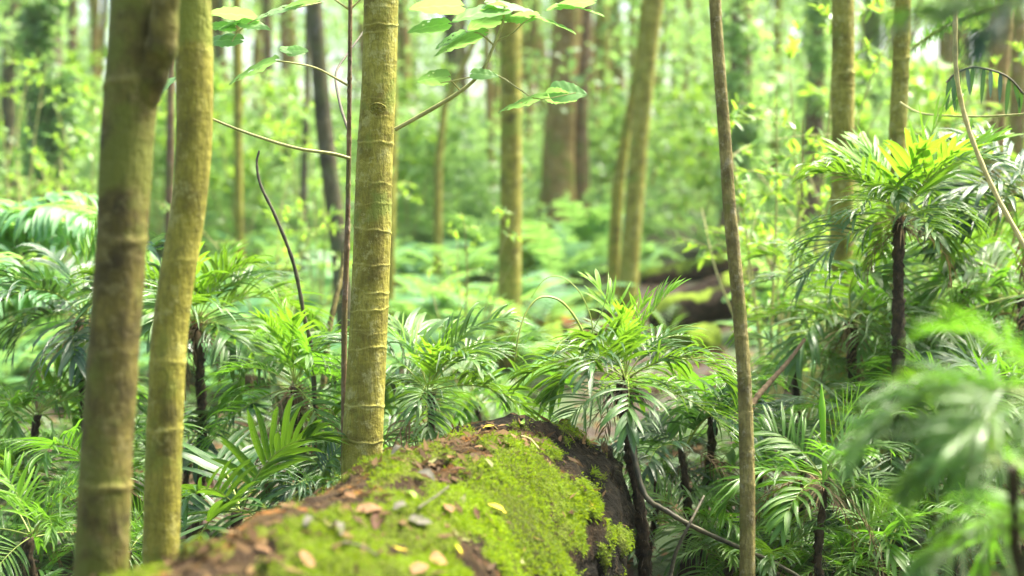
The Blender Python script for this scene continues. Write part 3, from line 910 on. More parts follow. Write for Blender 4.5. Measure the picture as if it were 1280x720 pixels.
# ================================================================== FERNS
def fern(label, px, d, size, n=9, lift=.05, py=None):
    x = (px - 640) / FPX * d
    g = gz(x, d)
    root = empty('fern', (x, d, g), label, 'fern', 'ferns on the slope behind the log')
    z = lift
    if py is not None:
        z = P(px, py, d)[2] - g
        mb = MB()
        tube(mb, np.array([[0, 0, 0], [0, 0, z * .5], [0, 0, z]]), .04, 8, 0)
        link('trunk', mb.mesh('trunk', [M['fibre']]), root)
    r = random.Random(px)
    for i in range(n):
        f = link('frond', r.choice(FR['treefern'] if py else FR['fern']), root)
        s = size * r.uniform(.8, 1.15)
        f.scale = (s,) * 3
        f.location = (0, 0, z)
        f.rotation_euler = (r.uniform(-.15, .15), r.uniform(-.1, .1), i * 2 * PI / n + r.uniform(-.3, .3))
    return root


fern('tree fern with pale arching fronds entering at the left edge', -40, 5.4, .72, 17, py=308)
fern('second pale tree fern lower at the left edge', -50, 5.0, .60, 17, py=385)
for lb, px, d, s in [
    ('pale green fern just right of the ringed trunk', 520, 8.2, .62), ('blue-green fern left of the olive-green trunk base', 575, 9.6, .7),
    ('fern in front of the reddish pair', 690, 12.2, .75), ('large arching fern at the foot of the reddish pair', 735, 14, .95),
    ('fern between olive-green trunk and leaning pair', 700, 10.2, .6),

    ('fern beside the curved stick, far', 350, 9.5, .75), ('fern between the slim olive trunk and curved stick', 290, 8.4, .6),
    ('far fern left of the thick brown trunk', 80, 9.2, .8), ('far fern at the left edge', 10, 10.5, .8),
    ('bright fern behind the narrow cream trunk', 610, 14.5, .9),
    ('fern under the dim wood left of centre', 520, 12.5, .8), ('blue-green fern further up the slope', 560, 16, .9),
    ('fern half hidden by the lichen-spotted trunk', 1010, 9.5, .8), ('fern behind the tall palm', 1170, 8.6, .8),
    ('far fern on the right-hand slope', 1230, 11, .8), ('fern left of the ringed trunk, mid distance', 425, 10.5, .7)]:
    fern(lb, px, d, s, 9)

# ================================================================== SHRUBS with small leaves
def shrub_mesh(seed, H=1.3, spread=.45, nst=7, leaf=.05, dens=26):
    r = np.random.default_rng(seed)
    mbs, mbl = MB(), MB()
    for s in range(nst):
        a = r.random() * 2 * PI; e = r.uniform(.15, 1) * spread; h = H * r.uniform(.6, 1)
        C = spline([[0, 0, 0], [e * .25 * math.cos(a), e * .25 * math.sin(a), h * .4], [e * .6 * math.cos(a + .2), e * .6 * math.sin(a + .2), h * .75], [e * math.cos(a), e * math.sin(a), h]], 24)
        tube(mbs, C, np.linspace(.007, .002, 24), 5, 0)
        for b in range(5):
            i = r.integers(8, 23)
            dd = nrm(np.array([r.normal(), r.normal(), .5 + .3 * r.normal()]))
            L = r.uniform(.12, .3)
            C2 = C[i] + np.outer(np.linspace(0, L, 6), dd) + np.outer(np.linspace(0, 1, 6) ** 2, [0, 0, -.04])
            tube(mbs, C2, .0018, 4, 0)
            for k in range(dens // 2):
                q = r.random()
                p = C2[0] * (1 - q) + C2[-1] * q
                ld = nrm(dd + r.normal(size=3) * .9)
                leaflet(mbl, r, p, ld, nrm(np.array([0, 0, 1.]) + r.normal(size=3) * .35), leaf * r.uniform(.6, 1.3), leaf * .38, .2, .25, 4)
    return mbs.mesh('stem', [M['twig']]), mbl.mesh('foliage', [M['shrub']])


SH = [shrub_mesh(i, *a) for i, a in enumerate([(1.5, .5, 8, .06, 26), (1.2, .6, 7, .05, 30), (1.8, .45, 7, .055, 26)])]
SHB = [shrub_mesh(20 + i, *a) for i, a in enumerate([(2.4, 1.1, 10, .13, 30), (2.0, 1.3, 10, .15, 30)])]


def shrub(label, px, d, s, v, big=False, yaw=None, dz=0):
    x = (px - 640) / FPX * d
    root = empty('shrub', (x, d, gz(x, d) + dz), label, 'shrub', 'leafy shrubs among the trunks')
    a, b = (SHB if big else SH)[v]
    root.rotation_euler = (0, 0, rnd.random() * 6 if yaw is None else yaw)
    root.scale = (s,) * 3
    link('stem', a, root); link('foliage', b, root)
    return root


for a in [('airy shrub with small oval leaves just right of the bowed sapling', 965, 5.6, 1.05, 0),
          ('fine-leaved shrub left of the lichen-spotted trunk', 1010, 6.2, 1.15, 2),
          ('small-leaved shrub between the two ringed trunks on the right', 1090, 6.6, 1.2, 1),
          ('pale shrub behind the tall palm crown', 1160, 7.4, 1.2, 0),
          ('shrub right of the loose vine, far', 1260, 7.0, 1.1, 2),
          ('small-leaved shrub behind the curved stick', 345, 7.4, 1.0, 1),
          ('shrub behind the dark leaning trunk', 400, 9.6, 1.2, 0),
          ('leafy sprig behind the bushy palm', 580, 6.4, .62, 2),
          ('shrub in front of the ivy-wrapped trunk', 110, 9.5, 1.2, 0),
          ('small-leaved shrub left of the ivy-wrapped trunk', 20, 8.6, 1.1, 2)]:
    shrub(*a)
for a in [('tall bushy shrub under the dim wood left of centre', 545, 19, 1.0, 0), ('large-leaved shrub behind the moss-striped stem', 300, 14, 1.0, 1),
          ('large-leaved shrub behind the slim olive trunk', 200, 15, 1.1, 0), ('tall shrub in the bright gap right of the leaning pair', 850, 18, 1.0, 1),
          ('tall shrub between the leaning pair and the sapling, nearer', 880, 15, .8, 0), ('large-leaved shrub behind the ringed pair on the right', 1080, 12, 1.0, 1),
          ('large-leaved shrub at the far right', 1250, 13, 1.1, 0), ('large-leaved shrub behind the ivy-wrapped trunk', 40, 17, 1.2, 1),
          ('large-leaved shrub right of the crisp ringed trunk, far', 510, 15, .9, 0), ('large-leaved shrub between reddish pair and leaning pair', 755, 19, 1.0, 1)]:
    shrub(*a, big=True)

# ================================================================== GROUND
def axis_pts(lo, hi, fine_lo, fine_hi, f, c):
    a = list(np.arange(fine_lo, fine_hi, f)); x = fine_hi; s = f
    while x < hi:
        a.append(x); s = min(s * 1.15, c); x += s
    a.append(hi); x = fine_lo; s = f; b = []
    while x > lo:
        s = min(s * 1.15, c); x -= s; b.append(x)
    return np.array(sorted(b + a))


xs = axis_pts(-150, 150, -3, 3, .06, 8); ys = axis_pts(-60, 260, 0, 9, .06, 8)
V = np.array([[x, y, gz(x, y) + .012 * mn.noise(Vector((x * 12, y * 12, 1)))] for y in ys for x in xs])
nx = len(xs)
i, j = np.meshgrid(np.arange(len(ys) - 1), np.arange(nx - 1), indexing='ij')
Q = np.stack([i * nx + j, i * nx + j + 1, (i + 1) * nx + j + 1, (i + 1) * nx + j], -1).reshape(-1, 4)
m, nt, out = new_mat('forest_floor')
tc = N(nt, 'ShaderNodeTexCoord'); o_ = tc.outputs['Object']
vor = N(nt, 'ShaderNodeTexVoronoi'); vor.inputs['Scale'].default_value = 22; nt.links.new(o_, vor.inputs['Vector'])
c = ramp(nt, noise_n(nt, 12, 6, o_, .7), [(.3, (.006, .004, .002)), (.5, (.026, .016, .008)), (.7, (.075, .042, .018))])
c = mixc(nt, .4, c, mixc(nt, 1.0, (.07, .036, .016), vor.outputs['Color'], 'MULTIPLY'))
c = mixc(nt, ramp(nt, noise_n(nt, 1.3, 5, o_, .65), [(.46, (0, 0, 0)), (.56, (.9, .9, .9))]), c, (.035, .075, .014))
p = N(nt, 'ShaderNodeBsdfPrincipled'); nt.links.new(c, p.inputs['Base Color']); p.inputs['Roughness'].default_value = .85
b = N(nt, 'ShaderNodeBump'); b.inputs['Distance'].default_value = .02; b.inputs['Strength'].default_value = .7
nt.links.new(noise_n(nt, 25, 6, o_, .7), b.inputs['Height']); nt.links.new(b.outputs[0], p.inputs['Normal'])
nt.links.new(p.outputs[0], out.inputs[0])
mb = MB(); mb.add(V, Q)
tag(link('ground', mb.mesh('ground', [m])), 'brown forest floor with leaf litter', None, None, 'structure')

# leaf litter (stuff)
M['litter'] = leaf_mat('litter_leaf', (.030, .016, .008), (.09, .05, .02), (.22, .14, .06), rough=.8, spec=.2, trans=.15, tcol=(.3, .2, .1), pleat=False)
mb = MB(); r_ = np.random.default_rng(21)
n = 15000
yy = 1.5 + 12 * r_.random(n) ** 1.4; xx = (r_.random(n) - .5) * (yy * .9 + 1.2)
zz = np.array([gz(a, b_) for a, b_ in zip(xx, yy)]) + .012 + .015 * r_.random(n)
d_ = nrm(np.stack([r_.normal(size=n), r_.normal(size=n), .25 * r_.normal(size=n)], 1)); up = nrm(r_.normal(size=(n, 3)) * .3 + [0, 0, 1])
s_ = nrm(np.cross(d_, up)); nn = np.cross(s_, d_); L = (.03 + .06 * r_.random((n, 1))); W = L * .28
p_ = np.stack([xx, yy, zz], 1)
V = np.stack([p_, p_ + d_ * L * .45 - s_ * W + nn * W * .4, p_ + d_ * L * .5, p_ + d_ * L * .45 + s_ * W + nn * W * .4, p_ + d_ * L], 1).reshape(-1, 3)
bb = np.arange(n)[:, None] * 5
Q = np.concatenate([bb + [[0, 1, 4, 2]], bb + [[0, 2, 4, 3]]], 1).reshape(-1, 4)
A = np.zeros((n * 5, 3)); A[:, 2] = np.repeat(r_.random(n), 5); A[:, 0] = .5
mb.add(V, Q, A)
tag(link('leaf_litter', mb.mesh('leaf_litter', [M['litter']])), 'dry brown leaf litter on the forest floor', 'leaf litter', None, 'stuff')

# green ground cover: tufts of fronds baked into one mesh (stuff)
def bake(mb, mesh_arrays, pos, yaw, s, tilt=0):
    V, Q, A = mesh_arrays
    c_, s__ = math.cos(yaw), math.sin(yaw)
    Rm = np.array([[c_, -s__, 0], [s__, c_, 0], [0, 0, 1]])
    mb.add((V * s) @ Rm.T + pos, Q, A)


def simple_frond(seed, e0, arch, n, ll, lw, segs=2):
    r = np.random.default_rng(seed); mb = MB()
    K = 20; t = np.linspace(0, 1, K); th = R(e0) - R(arch) * t ** 1.3
    C = np.vstack([[0, 0, 0], np.cumsum(np.stack([np.cos(th), 0 * t, np.sin(th)], 1)[:-1] / (K - 1), 0)])
    T = nrm(np.gradient(C, axis=0))
    for s in (-1, 1):
        for i in range(n):
            f = (i + .5) / n; k = int((.12 + .88 * f) * (K - 1)); Nn = np.cross(T[k], [0, 1., 0]) * -1
            Nn = nrm(np.cross(T[k], np.array([0, 1., 0])))
            a = R(78 - 40 * f)
            env = math.sin(PI * (.2 + .75 * f)) ** .7
            leaflet(mb, r, C[k], nrm(T[k] * math.cos(a) + np.array([0, s * math.sin(a), 0]) + np.array([0, 0, .1])), np.array([0, 0, 1.]), ll * env * r.uniform(.8, 1.1), lw, .3, .3, segs, 0, (.1, .6))
    V, Q, A, _ = mb.arrays()
    return V, Q, A


SF = [simple_frond(i, e, a, n, l, w) for i, (e, a, n, l, w) in enumerate([(60, 70, 16, .28, .055), (45, 60, 16, .28, .055), (30, 55, 14, .3, .06), (70, 80, 18, .26, .05)])]
SP = [simple_frond(40 + i, e, a, n, l, w, 3) for i, (e, a, n, l, w) in enumerate([(65, 70, 10, .42, .05), (48, 70, 11, .42, .05), (30, 60, 10, .45, .06), (78, 60, 9, .4, .05)])]


def in_log(x, y):
    cx = -.44 + (y - 2) * .318
    return abs(x - cx) < .42 and y < 4.2


def carpet(name, label, cat, mat, fr, n, y0, y1, smin, smax, seed, wide=.45, pw=1.0, nf=6, skip=None):
    r = np.random.default_rng(seed); mb = MB()
    k = 0
    while k < n:
        y = y0 + (y1 - y0) * r.random() ** pw; x = (r.random() - .5) * 2 * (y * wide + .3)
        if in_log(x, y) or (skip and skip(x, y)):
            k += 1
            continue
        k += 1
        base = np.array([x, y, gz(x, y)]); s = r.uniform(smin, smax); tone = r.random()
        for q in range(nf):
            V, Q, A = fr[r.integers(0, len(fr))]
            A = A.copy(); A[:, 2] = A[:, 2] * .35 + tone * .65
            bake(mb, (V, Q, A), base, q * 6.283 / nf + r.uniform(-.4, .4), s * r.uniform(.75, 1.2))
    return tag(link(name, mb.mesh(name, [mat])), label, cat, None, 'stuff')


def path_skip(x, y):  # open bare earth on the slope right of the leaning pair
    px = 640 + x / y * FPX
    return (y > 12 and 825 < px < 890) or (6.3 < y < 12.6 and 650 < px < 1000 and (int(x * 17 + y * 13) % 14 != 0))


carpet('ground_cover', 'low seedlings and young palm leaves covering the floor', 'ground cover', M['palm'], SP, 620, 2.6, 9.5, .09, .24, 31, .42, 1.0, 5, path_skip)
carpet('fern_carpet', 'pale green ferns covering the slope behind', 'ferns', M['fern'], SF, 560, 7.5, 24, .3, .75, 32, .42, 1.0, 6, path_skip)

# ================================================================== far wood
mb = MB(); r_ = np.random.default_rng(77)
for k in range(1500):
    y = r_.uniform(15, 46); x = (r_.random() - .5) * 2 * (y * .42 + 2)
    g = gz(x, y)
    px = 640 + x / y * FPX
    dens = 1.0
    low = r_.random() < .45
    z = g + (r_.uniform(.1, 1.4) if low else 1.0 + 9.5 * r_.random() ** (.8 if y > 24 else 1.3))
    rr = r_.uniform(.35, .9) * (1 + y / 40)
    if (y < 17.5 and (675 < px < 745 or 20 < px < 95)) or (y < 22 and 820 < px < 895 and z < g + 1.2):
        continue
    leafcloud(mb, (x, y, z), (rr, rr, rr * r_.uniform(.35, .8)), int(210 * dens), .07 + .0022 * y, r_)
tag(link('distant_wood', mb.mesh('distant_wood', [M['far']])), 'mass of bright green foliage filling the wood behind', 'wood', None, 'stuff')
# far trunks mass
mb = MB()
for k in range(110):
    y = r_.uniform(20, 46); x = (r_.random() - .5) * 2 * (y * .42 + 2)
    g = gz(x, y); ln = r_.normal() * .5; rad = r_.uniform(.05, .16)
    tube(mb, np.array([[x, y, g - .1], [x + ln * .4 + r_.normal() * .05, y, g + 3], [x + ln, y, g + 7], [x + ln * 1.3, y, g + 13]]), np.array([rad, rad * .9, rad * .75, rad * .5]), 8, 0)
tag(link('distant_trunks', mb.mesh('distant_trunks', [M['bark_warm']])), 'crowd of dim trunks far back in the wood', 'wood', None, 'stuff')


# ================================================================== LOG
def make_log():
    Y0, Y1, st = -.8, 4.0, .0085
    yv = np.concatenate([np.arange(Y0, 1.4, .03), np.arange(1.4, Y1, st)])
    nt_ = 230
    th = np.linspace(0, 2 * PI, nt_, endpoint=False)
    ax = nrm(np.array([.318, 1, 0])); Rt = np.array([ax[1], -ax[0], 0])
    k = len(yv)
    V = np.zeros((k, nt_, 3)); A = np.zeros((k, nt_, 3)); CR = np.zeros((k, nt_))
    for a, y in enumerate(yv):
        f_ = (y - 2) / 1.7
        cx = -.415 + .50 * f_ + (.06 * f_ if f_ < 0 else 0)
        rad = .335 - .07 * max(f_, 0)
        if y > 3.55:
            end = (y - 3.55) / (Y1 - 3.55)
        else:
            end = 0
        c = np.array([cx, y, .235 + .03 * max(f_, -.6)])
        for b, t in enumerate(th):
            ct, s_t = math.cos(t), math.sin(t)
            u = Vector((ct * .3, y, s_t * .3))
            r = rad + .03 * mn.noise(u * 2.2) + .018 * mn.noise(u * 6.5 + Vector((3, 1, 2)))
            r *= 1 + .04 * math.cos(t - 2.4)
            # the broken far end narrows in a ragged way
            if end > 0:
                r *= max(.30, 1 - end * (.5 + .5 * mn.noise(u * 5)) * .9) if end < .97 else .05
            side = ct  # +1 towards the right-hand face
            n1 = mn.noise(u * 3.1 + Vector((7, 2, 9))); n2 = mn.noise(u * 11 + Vector((1, 8, 4))); n3 = mn.noise(u * 34)
            streak = mn.noise(Vector((t * 3.0, y * 13, 2)))
            bias = -.27 + .74 * max(0, min(1, (side + .04) * 2.6))
            if side < -.05:
                bias = -.04
            # dark rotten part at the far end and along the right flank
            dk = (y - (3.26 - .30 * max(0, side) ** 2 + .30 * n1)) * 2.4
            dk = max(dk, (side - .97) * 1.2)
            m = bias - max(0, dk) * 1.3 + .80 * n1 + .72 * n2 + .35 * n3 + .25 * streak
            moss = max(0, min(1, m * 2.4 + .25))
            r += .011 * moss * (1 + .5 * n2) + .006 * n3 * moss + (.007 * mn.noise(u * 55)) + .008 * streak * moss
            if moss < .5:
                # longitudinal bark ridges, pitted rot where dark
                r += .006 * mn.noise(Vector((t * 9, y * 2.2, 5))) + (.02 * mn.noise(u * 16 + Vector((5, 5, 5))) if dk > 0 else 0)
            V[a, b] = c + Rt * ct * r + np.array([0, 0, 1]) * s_t * r
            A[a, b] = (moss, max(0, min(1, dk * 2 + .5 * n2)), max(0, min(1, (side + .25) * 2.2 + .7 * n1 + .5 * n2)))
    i, j = np.meshgrid(np.arange(k - 1), np.arange(nt_), indexing='ij')
    j2 = (j + 1) % nt_
    Q = np.stack([i * nt_ + j, (i + 1) * nt_ + j, (i + 1) * nt_ + j2, i * nt_ + j2], -1).reshape(-1, 4)
    m, nt, out = new_mat('mossy_log_bark')
    tc = N(nt, 'ShaderNodeTexCoord'); o_ = tc.outputs['Object']
    at = N(nt, 'ShaderNodeAttribute', attribute_name='luv'); sep = N(nt, 'ShaderNodeSeparateXYZ'); nt.links.new(at.outputs['Vector'], sep.inputs[0])
    na = noise_n(nt, 9, 6, o_, .65); nb = noise_n(nt, 55, 5, o_, .7); ncx = noise_n(nt, 3.4, 4, o_, .6)
    bark = ramp(nt, na, [(.36, (.03, .018, .010)), (.46, (.05, .03, .015)), (.54, (.09, .06, .022)), (.62, (.30, .12, .022)), (.70, (.12, .09, .05))])
    bark = mixc(nt, ramp(nt, nb, [(.4, (0, 0, 0)), (.65, (.6, .6, .6))]), bark, (.05, .03, .018))
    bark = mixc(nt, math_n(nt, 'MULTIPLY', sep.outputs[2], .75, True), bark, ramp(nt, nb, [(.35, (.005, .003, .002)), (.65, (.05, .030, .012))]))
    bark = mixc(nt, sep.outputs[1], bark, ramp(nt, nb, [(.35, (.002, .0015, .001)), (.56, (.009, .007, .004)), (.64, (.05, .036, .02)), (.74, (.12, .09, .05))]))
    mosc = ramp(nt, ncx, [(.35, (.05, .055, .010)), (.5, (.10, .13, .012)), (.65, (.17, .25, .016))])
    mosc = mixc(nt, ramp(nt, nb, [(.42, (.0, .0, .0)), (.68, (.7, .7, .7))]), mosc, (.07, .09, .012))
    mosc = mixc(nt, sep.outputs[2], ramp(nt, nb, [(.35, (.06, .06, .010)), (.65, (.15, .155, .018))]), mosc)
    f = ramp(nt, math_n(nt, 'ADD', sep.outputs[0], math_n(nt, 'MULTIPLY', math_n(nt, 'SUBTRACT', nb, .5), .9)), [(.35, (0, 0, 0)), (.55, (1, 1, 1))])
    c = mixc(nt, f, bark, mosc)
    p = N(nt, 'ShaderNodeBsdfPrincipled'); nt.links.new(c, p.inputs['Base Color']); p.inputs['Roughness'].default_value = .85
    p.inputs['Specular IOR Level'].default_value = .12
    b = N(nt, 'ShaderNodeBump'); b.inputs['Distance'].default_value = .014; b.inputs['Strength'].default_value = 1.0
    nt.links.new(math_n(nt, 'ADD', nb, noise_n(nt, 160, 3, o_)), b.inputs['Height']); nt.links.new(b.outputs[0], p.inputs['Normal'])
    nt.links.new(p.outputs[0], out.inputs[0])
    base = V[:, :].reshape(-1, 3).mean(0); base[2] = 0
    root = empty('fallen_log', base, 'big fallen log covered in bright green moss running away from the front', 'log')
    mb = MB(); mb.add(V.reshape(-1, 3) - base, Q, A.reshape(-1, 3))
    link('log_body', mb.mesh('log_body', [m]), root)
    # moss tufts
    Nv = np.cross(np.roll(V, -1, 1) - np.roll(V, 1, 1), np.gradient(V, axis=0)); Nv = nrm(Nv)
    if np.mean(Nv[:, nt_ // 4, 2]) < 0:
        Nv = -Nv
    r = np.random.default_rng(4)
    n = 260000
    ia = np.searchsorted(yv, 1.5) + (r.random(n) * (k - 3 - np.searchsorted(yv, 1.5))).astype(int)
    t_ = r.normal(R(50), R(55), n); ib = ((t_ / (2 * PI)) * nt_).astype(int) % nt_
    ok = A[ia, ib, 0] > .25 + .6 * r.random(n)
    ia, ib = ia[ok], ib[ok]; n = len(ia)
    p = V[ia, ib] + r.normal(size=(n, 3)) * .0035
    nn = Nv[ia, ib]
    d = nrm(nn + r.normal(size=(n, 3)) * .55 + np.array([0, 0, -.25])); s = nrm(np.cross(d, r.normal(size=(n, 3))))
    cu_ = np.array([max(0, .5 + 1.6 * mn.noise(Vector(v) * 9)) for v in p])[:, None]
    L = (.002 + .0075 * r.random((n, 1)) * (.35 + cu_)); W = .0009 + .0006 * r.random((n, 1))
    d2 = nrm(d + np.array([0, 0, -.5]) + r.normal(size=(n, 3)) * .2)
    Vt = np.stack([p - s * W, p + s * W, p + d * L * .6 + s * W * 1.2, p + d * L * .6 - s * W * 1.2, p + d * L * .6 + d2 * L * .5], 1).reshape(-1, 3) - base
    bb = np.arange(n)[:, None] * 5
    Qt = np.concatenate([bb + [[0, 1, 2, 3]]], 1)
    tips = p + d * L * .6 + d2 * L * .5 - base
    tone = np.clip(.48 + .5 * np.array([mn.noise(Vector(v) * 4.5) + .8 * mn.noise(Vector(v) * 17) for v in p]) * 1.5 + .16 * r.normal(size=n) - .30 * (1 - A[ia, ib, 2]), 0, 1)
    # quad to a narrow tip
    Vt = np.stack([p - s * W, p + s * W, p + d * L * .6 + s * W * .9, p + d * L * .6 + d2 * L * .5], 1).reshape(-1, 3) - base
    Qt = np.arange(n * 4).reshape(-1, 4)
    At = np.zeros((n * 4, 3)); At[:, 2] = np.repeat(tone, 4); At[:, 0] = .5
    mo = MB(); mo.add(Vt, Qt, At)
    M['moss'] = leaf_mat('moss', (.032, .045, .007), (.11, .175, .010), (.225, .345, .017), rough=.75, trans=.3, spec=.2, pleat=False)
    o = link('moss', mo.mesh('moss', [M['moss']], smooth=False), root)
    tag(o, 'bright green moss growing in feathery tufts', None, None, 'stuff')
    return root, yv, th, V, Nv, A


logroot, LY, LT, LV_, LN, LA = make_log()


# crumbs of bark, needles and leaf scraps on the log
def log_litter():
    r = np.random.default_rng(61)
    n = 5200
    k0 = np.searchsorted(LY, 1.5)
    ia = k0 + (r.random(n) * (len(LY) - 30 - k0)).astype(int)
    t_ = r.normal(R(98), R(26), n); ib = ((t_ / (2 * PI)) * LV_.shape[1]).astype(int) % LV_.shape[1]
    cl = np.array([mn.noise(Vector(LV_[a, b]) * 5) for a, b in zip(ia, ib)])
    ok = cl + .25 * r.normal(size=n) > -.02
    ia, ib = ia[ok], ib[ok]; n = len(ia)
    p = LV_[ia, ib] + LN[ia, ib] * (.003 + .005 * r.random((n, 1)))
    nv = nrm(LN[ia, ib] + r.normal(size=(n, 3)) * .35)
    d = nrm(np.cross(nv, r.normal(size=(n, 3)))); s_ = np.cross(nv, d)
    L = .004 + .022 * r.random((n, 1)) ** 2.5; W = L * (.12 + .3 * r.random((n, 1)))
    V = np.stack([p - d * L, p - s_ * W + nv * W * .3, p + d * L * (.7 + .5 * r.random((n, 1))), p + s_ * W * (.5 + r.random((n, 1)))], 1).reshape(-1, 3)
    A = np.zeros((n * 4, 3)); A[:, 2] = np.repeat(r.random(n) ** 1.5, 4); A[:, 0] = .5
    mb = MB(); mb.add(V, np.arange(n * 4).reshape(-1, 4), A)
    tag(link('log_litter', mb.mesh('log_litter', [M['litter']], smooth=False)), 'brown scraps and crumbs scattered on top of the log', 'leaf litter', None, 'stuff')


log_litter()


# fallen leaves on the log
def flat_leaf_mesh(seed, mat):
    r = np.random.default_rng(seed); mb = MB()
    k = 9; t = np.linspace(0, 1, k)
    C = np.stack([t - .5, .06 * np.sin(t * 3 + seed), .22 * np.sin(PI * t) * r.normal() + .05 * t + .02 * r.normal(size=k)], 1)
    D = nrm(np.gradient(C, axis=0)); S = nrm(np.cross(D, [0, 0, 1.])); Nn = np.cross(S, D)
    W = (.16 + .12 * r.random()) * np.sin(PI * np.clip(t ** .8 * .94 + .03, 0, 1)) ** .9 * (1 + .12 * r.normal(size=k)) + .005
    ribbon(mb, C, S, Nn, W, r.uniform(.1, .5), .5)
    return mb.mesh('fallen_leaf', [mat])


def lm(name, c):
    return leaf_mat(name, tuple(x * .6 for x in c), c, tuple(min(.7, x * 1.25) for x in c), rough=.7, trans=.15, tcol=c, spec=.2, pleat=False)


FLK = {'tan': lm('tan_leaf', (.24, .13, .06)), 'brown': lm('brown_leaf', (.09, .04, .02)), 'yellow': lm('yellow_leaf', (.62, .50, .04)), 'grey': lm('grey_leaf', (.12, .11, .085)), 'pale': lm('pale_leaf', (.28, .28, .11)), 'green': lm('green_leaf', (.30, .50, .08))}
FLM = {k: [flat_leaf_mesh(i + 10 * j, m) for i in range(3)] for j, (k, m) in enumerate(FLK.items())}
LABELS = {'tan': 'dry tan leaf lying on the mossy log', 'brown': 'dark brown curled leaf lying on the mossy log', 'yellow': 'small bright yellow leaf on the moss',
          'grey': 'faded grey leaf stuck on the log', 'pale': 'pale cream leaf fallen on the log', 'green': 'fresh green fallen leaf on the log'}


def log_hit(px, py):
    """nearest facing log surface point seen at a pixel"""
    best, bi = 1e9, None
    Vf = LV_[::2, ::2]
    rel = Vf - np.array([0, 0, CZ])
    f = np.array([0, math.cos(PITCH), -math.sin(PITCH)]); u = np.array([0, math.sin(PITCH), math.cos(PITCH)])
    dz = rel @ f
    qx = 640 + FPX * rel[..., 0] / np.maximum(dz, .1); qy = 360 - FPX * (rel @ u) / np.maximum(dz, .1)
    e = np.hypot(qx - px, qy - py) + np.where(dz < .5, 1e6, 0) + dz * 2 + np.where((LN[::2, ::2] * rel).sum(-1) > 0, 1e5, 0)
    i = np.unravel_index(np.argmin(e), e.shape)
    return Vf[i], LN[::2, ::2][i], dz[i]


leaf_spots = [(564, 578, 'tan', 40), (588, 572, 'tan', 36), (606, 580, 'pale', 26), (540, 576, 'pale', 30), (575, 592, 'brown', 34), (520, 566, 'brown', 50),
              (497, 570, 'grey', 40), (460, 600, 'brown', 36), (455, 590, 'tan', 34), (530, 600, 'grey', 40), (622, 642, 'yellow', 42), (738, 632, 'yellow', 26),
              (578, 675, 'pale', 40), (566, 683, 'yellow', 26), (540, 700, 'tan', 70), (525, 716, 'tan', 66), (520, 652, 'grey', 60), (504, 646, 'grey', 44),
              (415, 665, 'grey', 46), (405, 655, 'pale', 34), (380, 660, 'grey', 40), (455, 640, 'tan', 60), (470, 655, 'brown', 50), (425, 690, 'brown', 60),
              (330, 690, 'tan', 40), (345, 705, 'brown', 50), (560, 640, 'tan', 50), (575, 625, 'pale', 46), (610, 538, 'yellow', 24), (655, 531, 'green', 16),
              (684, 544, 'pale', 24), (688, 553, 'pale', 16), (640, 548, 'tan', 20), (660, 557, 'tan', 22), (622, 555, 'brown', 24), (600, 562, 'tan', 30),
              (676, 560, 'brown', 18), (700, 548, 'tan', 16), (590, 700, 'brown', 40), (500, 690, 'yellow', 30), (480, 625, 'brown', 44), (646, 700, 'pale', 30),
              (512, 622, 'green', 34), (590, 640, 'brown', 30), (440, 622, 'tan', 32), (380, 700, 'tan', 50), (555, 605, 'brown', 28), (645, 572, 'brown', 18)]
for i, (px, py, kk, sz) in enumerate(leaf_spots):
    p, nv, dz = log_hit(px, py)
    o = link('fallen_leaf', FLM[kk][i % 3])
    q = Vector(nv).to_track_quat('Z', 'Y')
    o.rotation_mode = 'QUATERNION'
    from mathutils import Quaternion
    o.rotation_quaternion = q @ Quaternion((0, 0, 1), rnd.random() * 6.28) @ Quaternion((1, 0, 0), rnd.uniform(-.25, .25))
    o.location = p + nv * .007
    s = sz / FPX * dz * .62
    o.scale = (s, s, s)
    tag(o, LABELS[kk], 'leaf', 'fallen leaves on the mossy log: ' + kk)

# twigs on the log
for i, (a, b_) in enumerate([((748, 555), (752, 572)), ((726, 610), (742, 630)), ((650, 552), (668, 562)), ((520, 640), (560, 612)), ((430, 690), (470, 712))]):
    p1, n1, _ = log_hit(*a); p2, n2, _ = log_hit(*b_)
    stick('twig', ['short upright twig on the dark end of the log', 'dark twig beside the small yellow leaf on the log flank', 'pale twig on the dark crest of the log', 'twig across the brown top of the log',
                   'blurred twig on the near part of the log'][i], 'twig', [p1 + n1 * .012, (p1 + p2) / 2 + n1 * .018, p2 + n2 * .012], .0025, .0018, 'twig_dark' if i != 2 else 'liana', 6, 10)


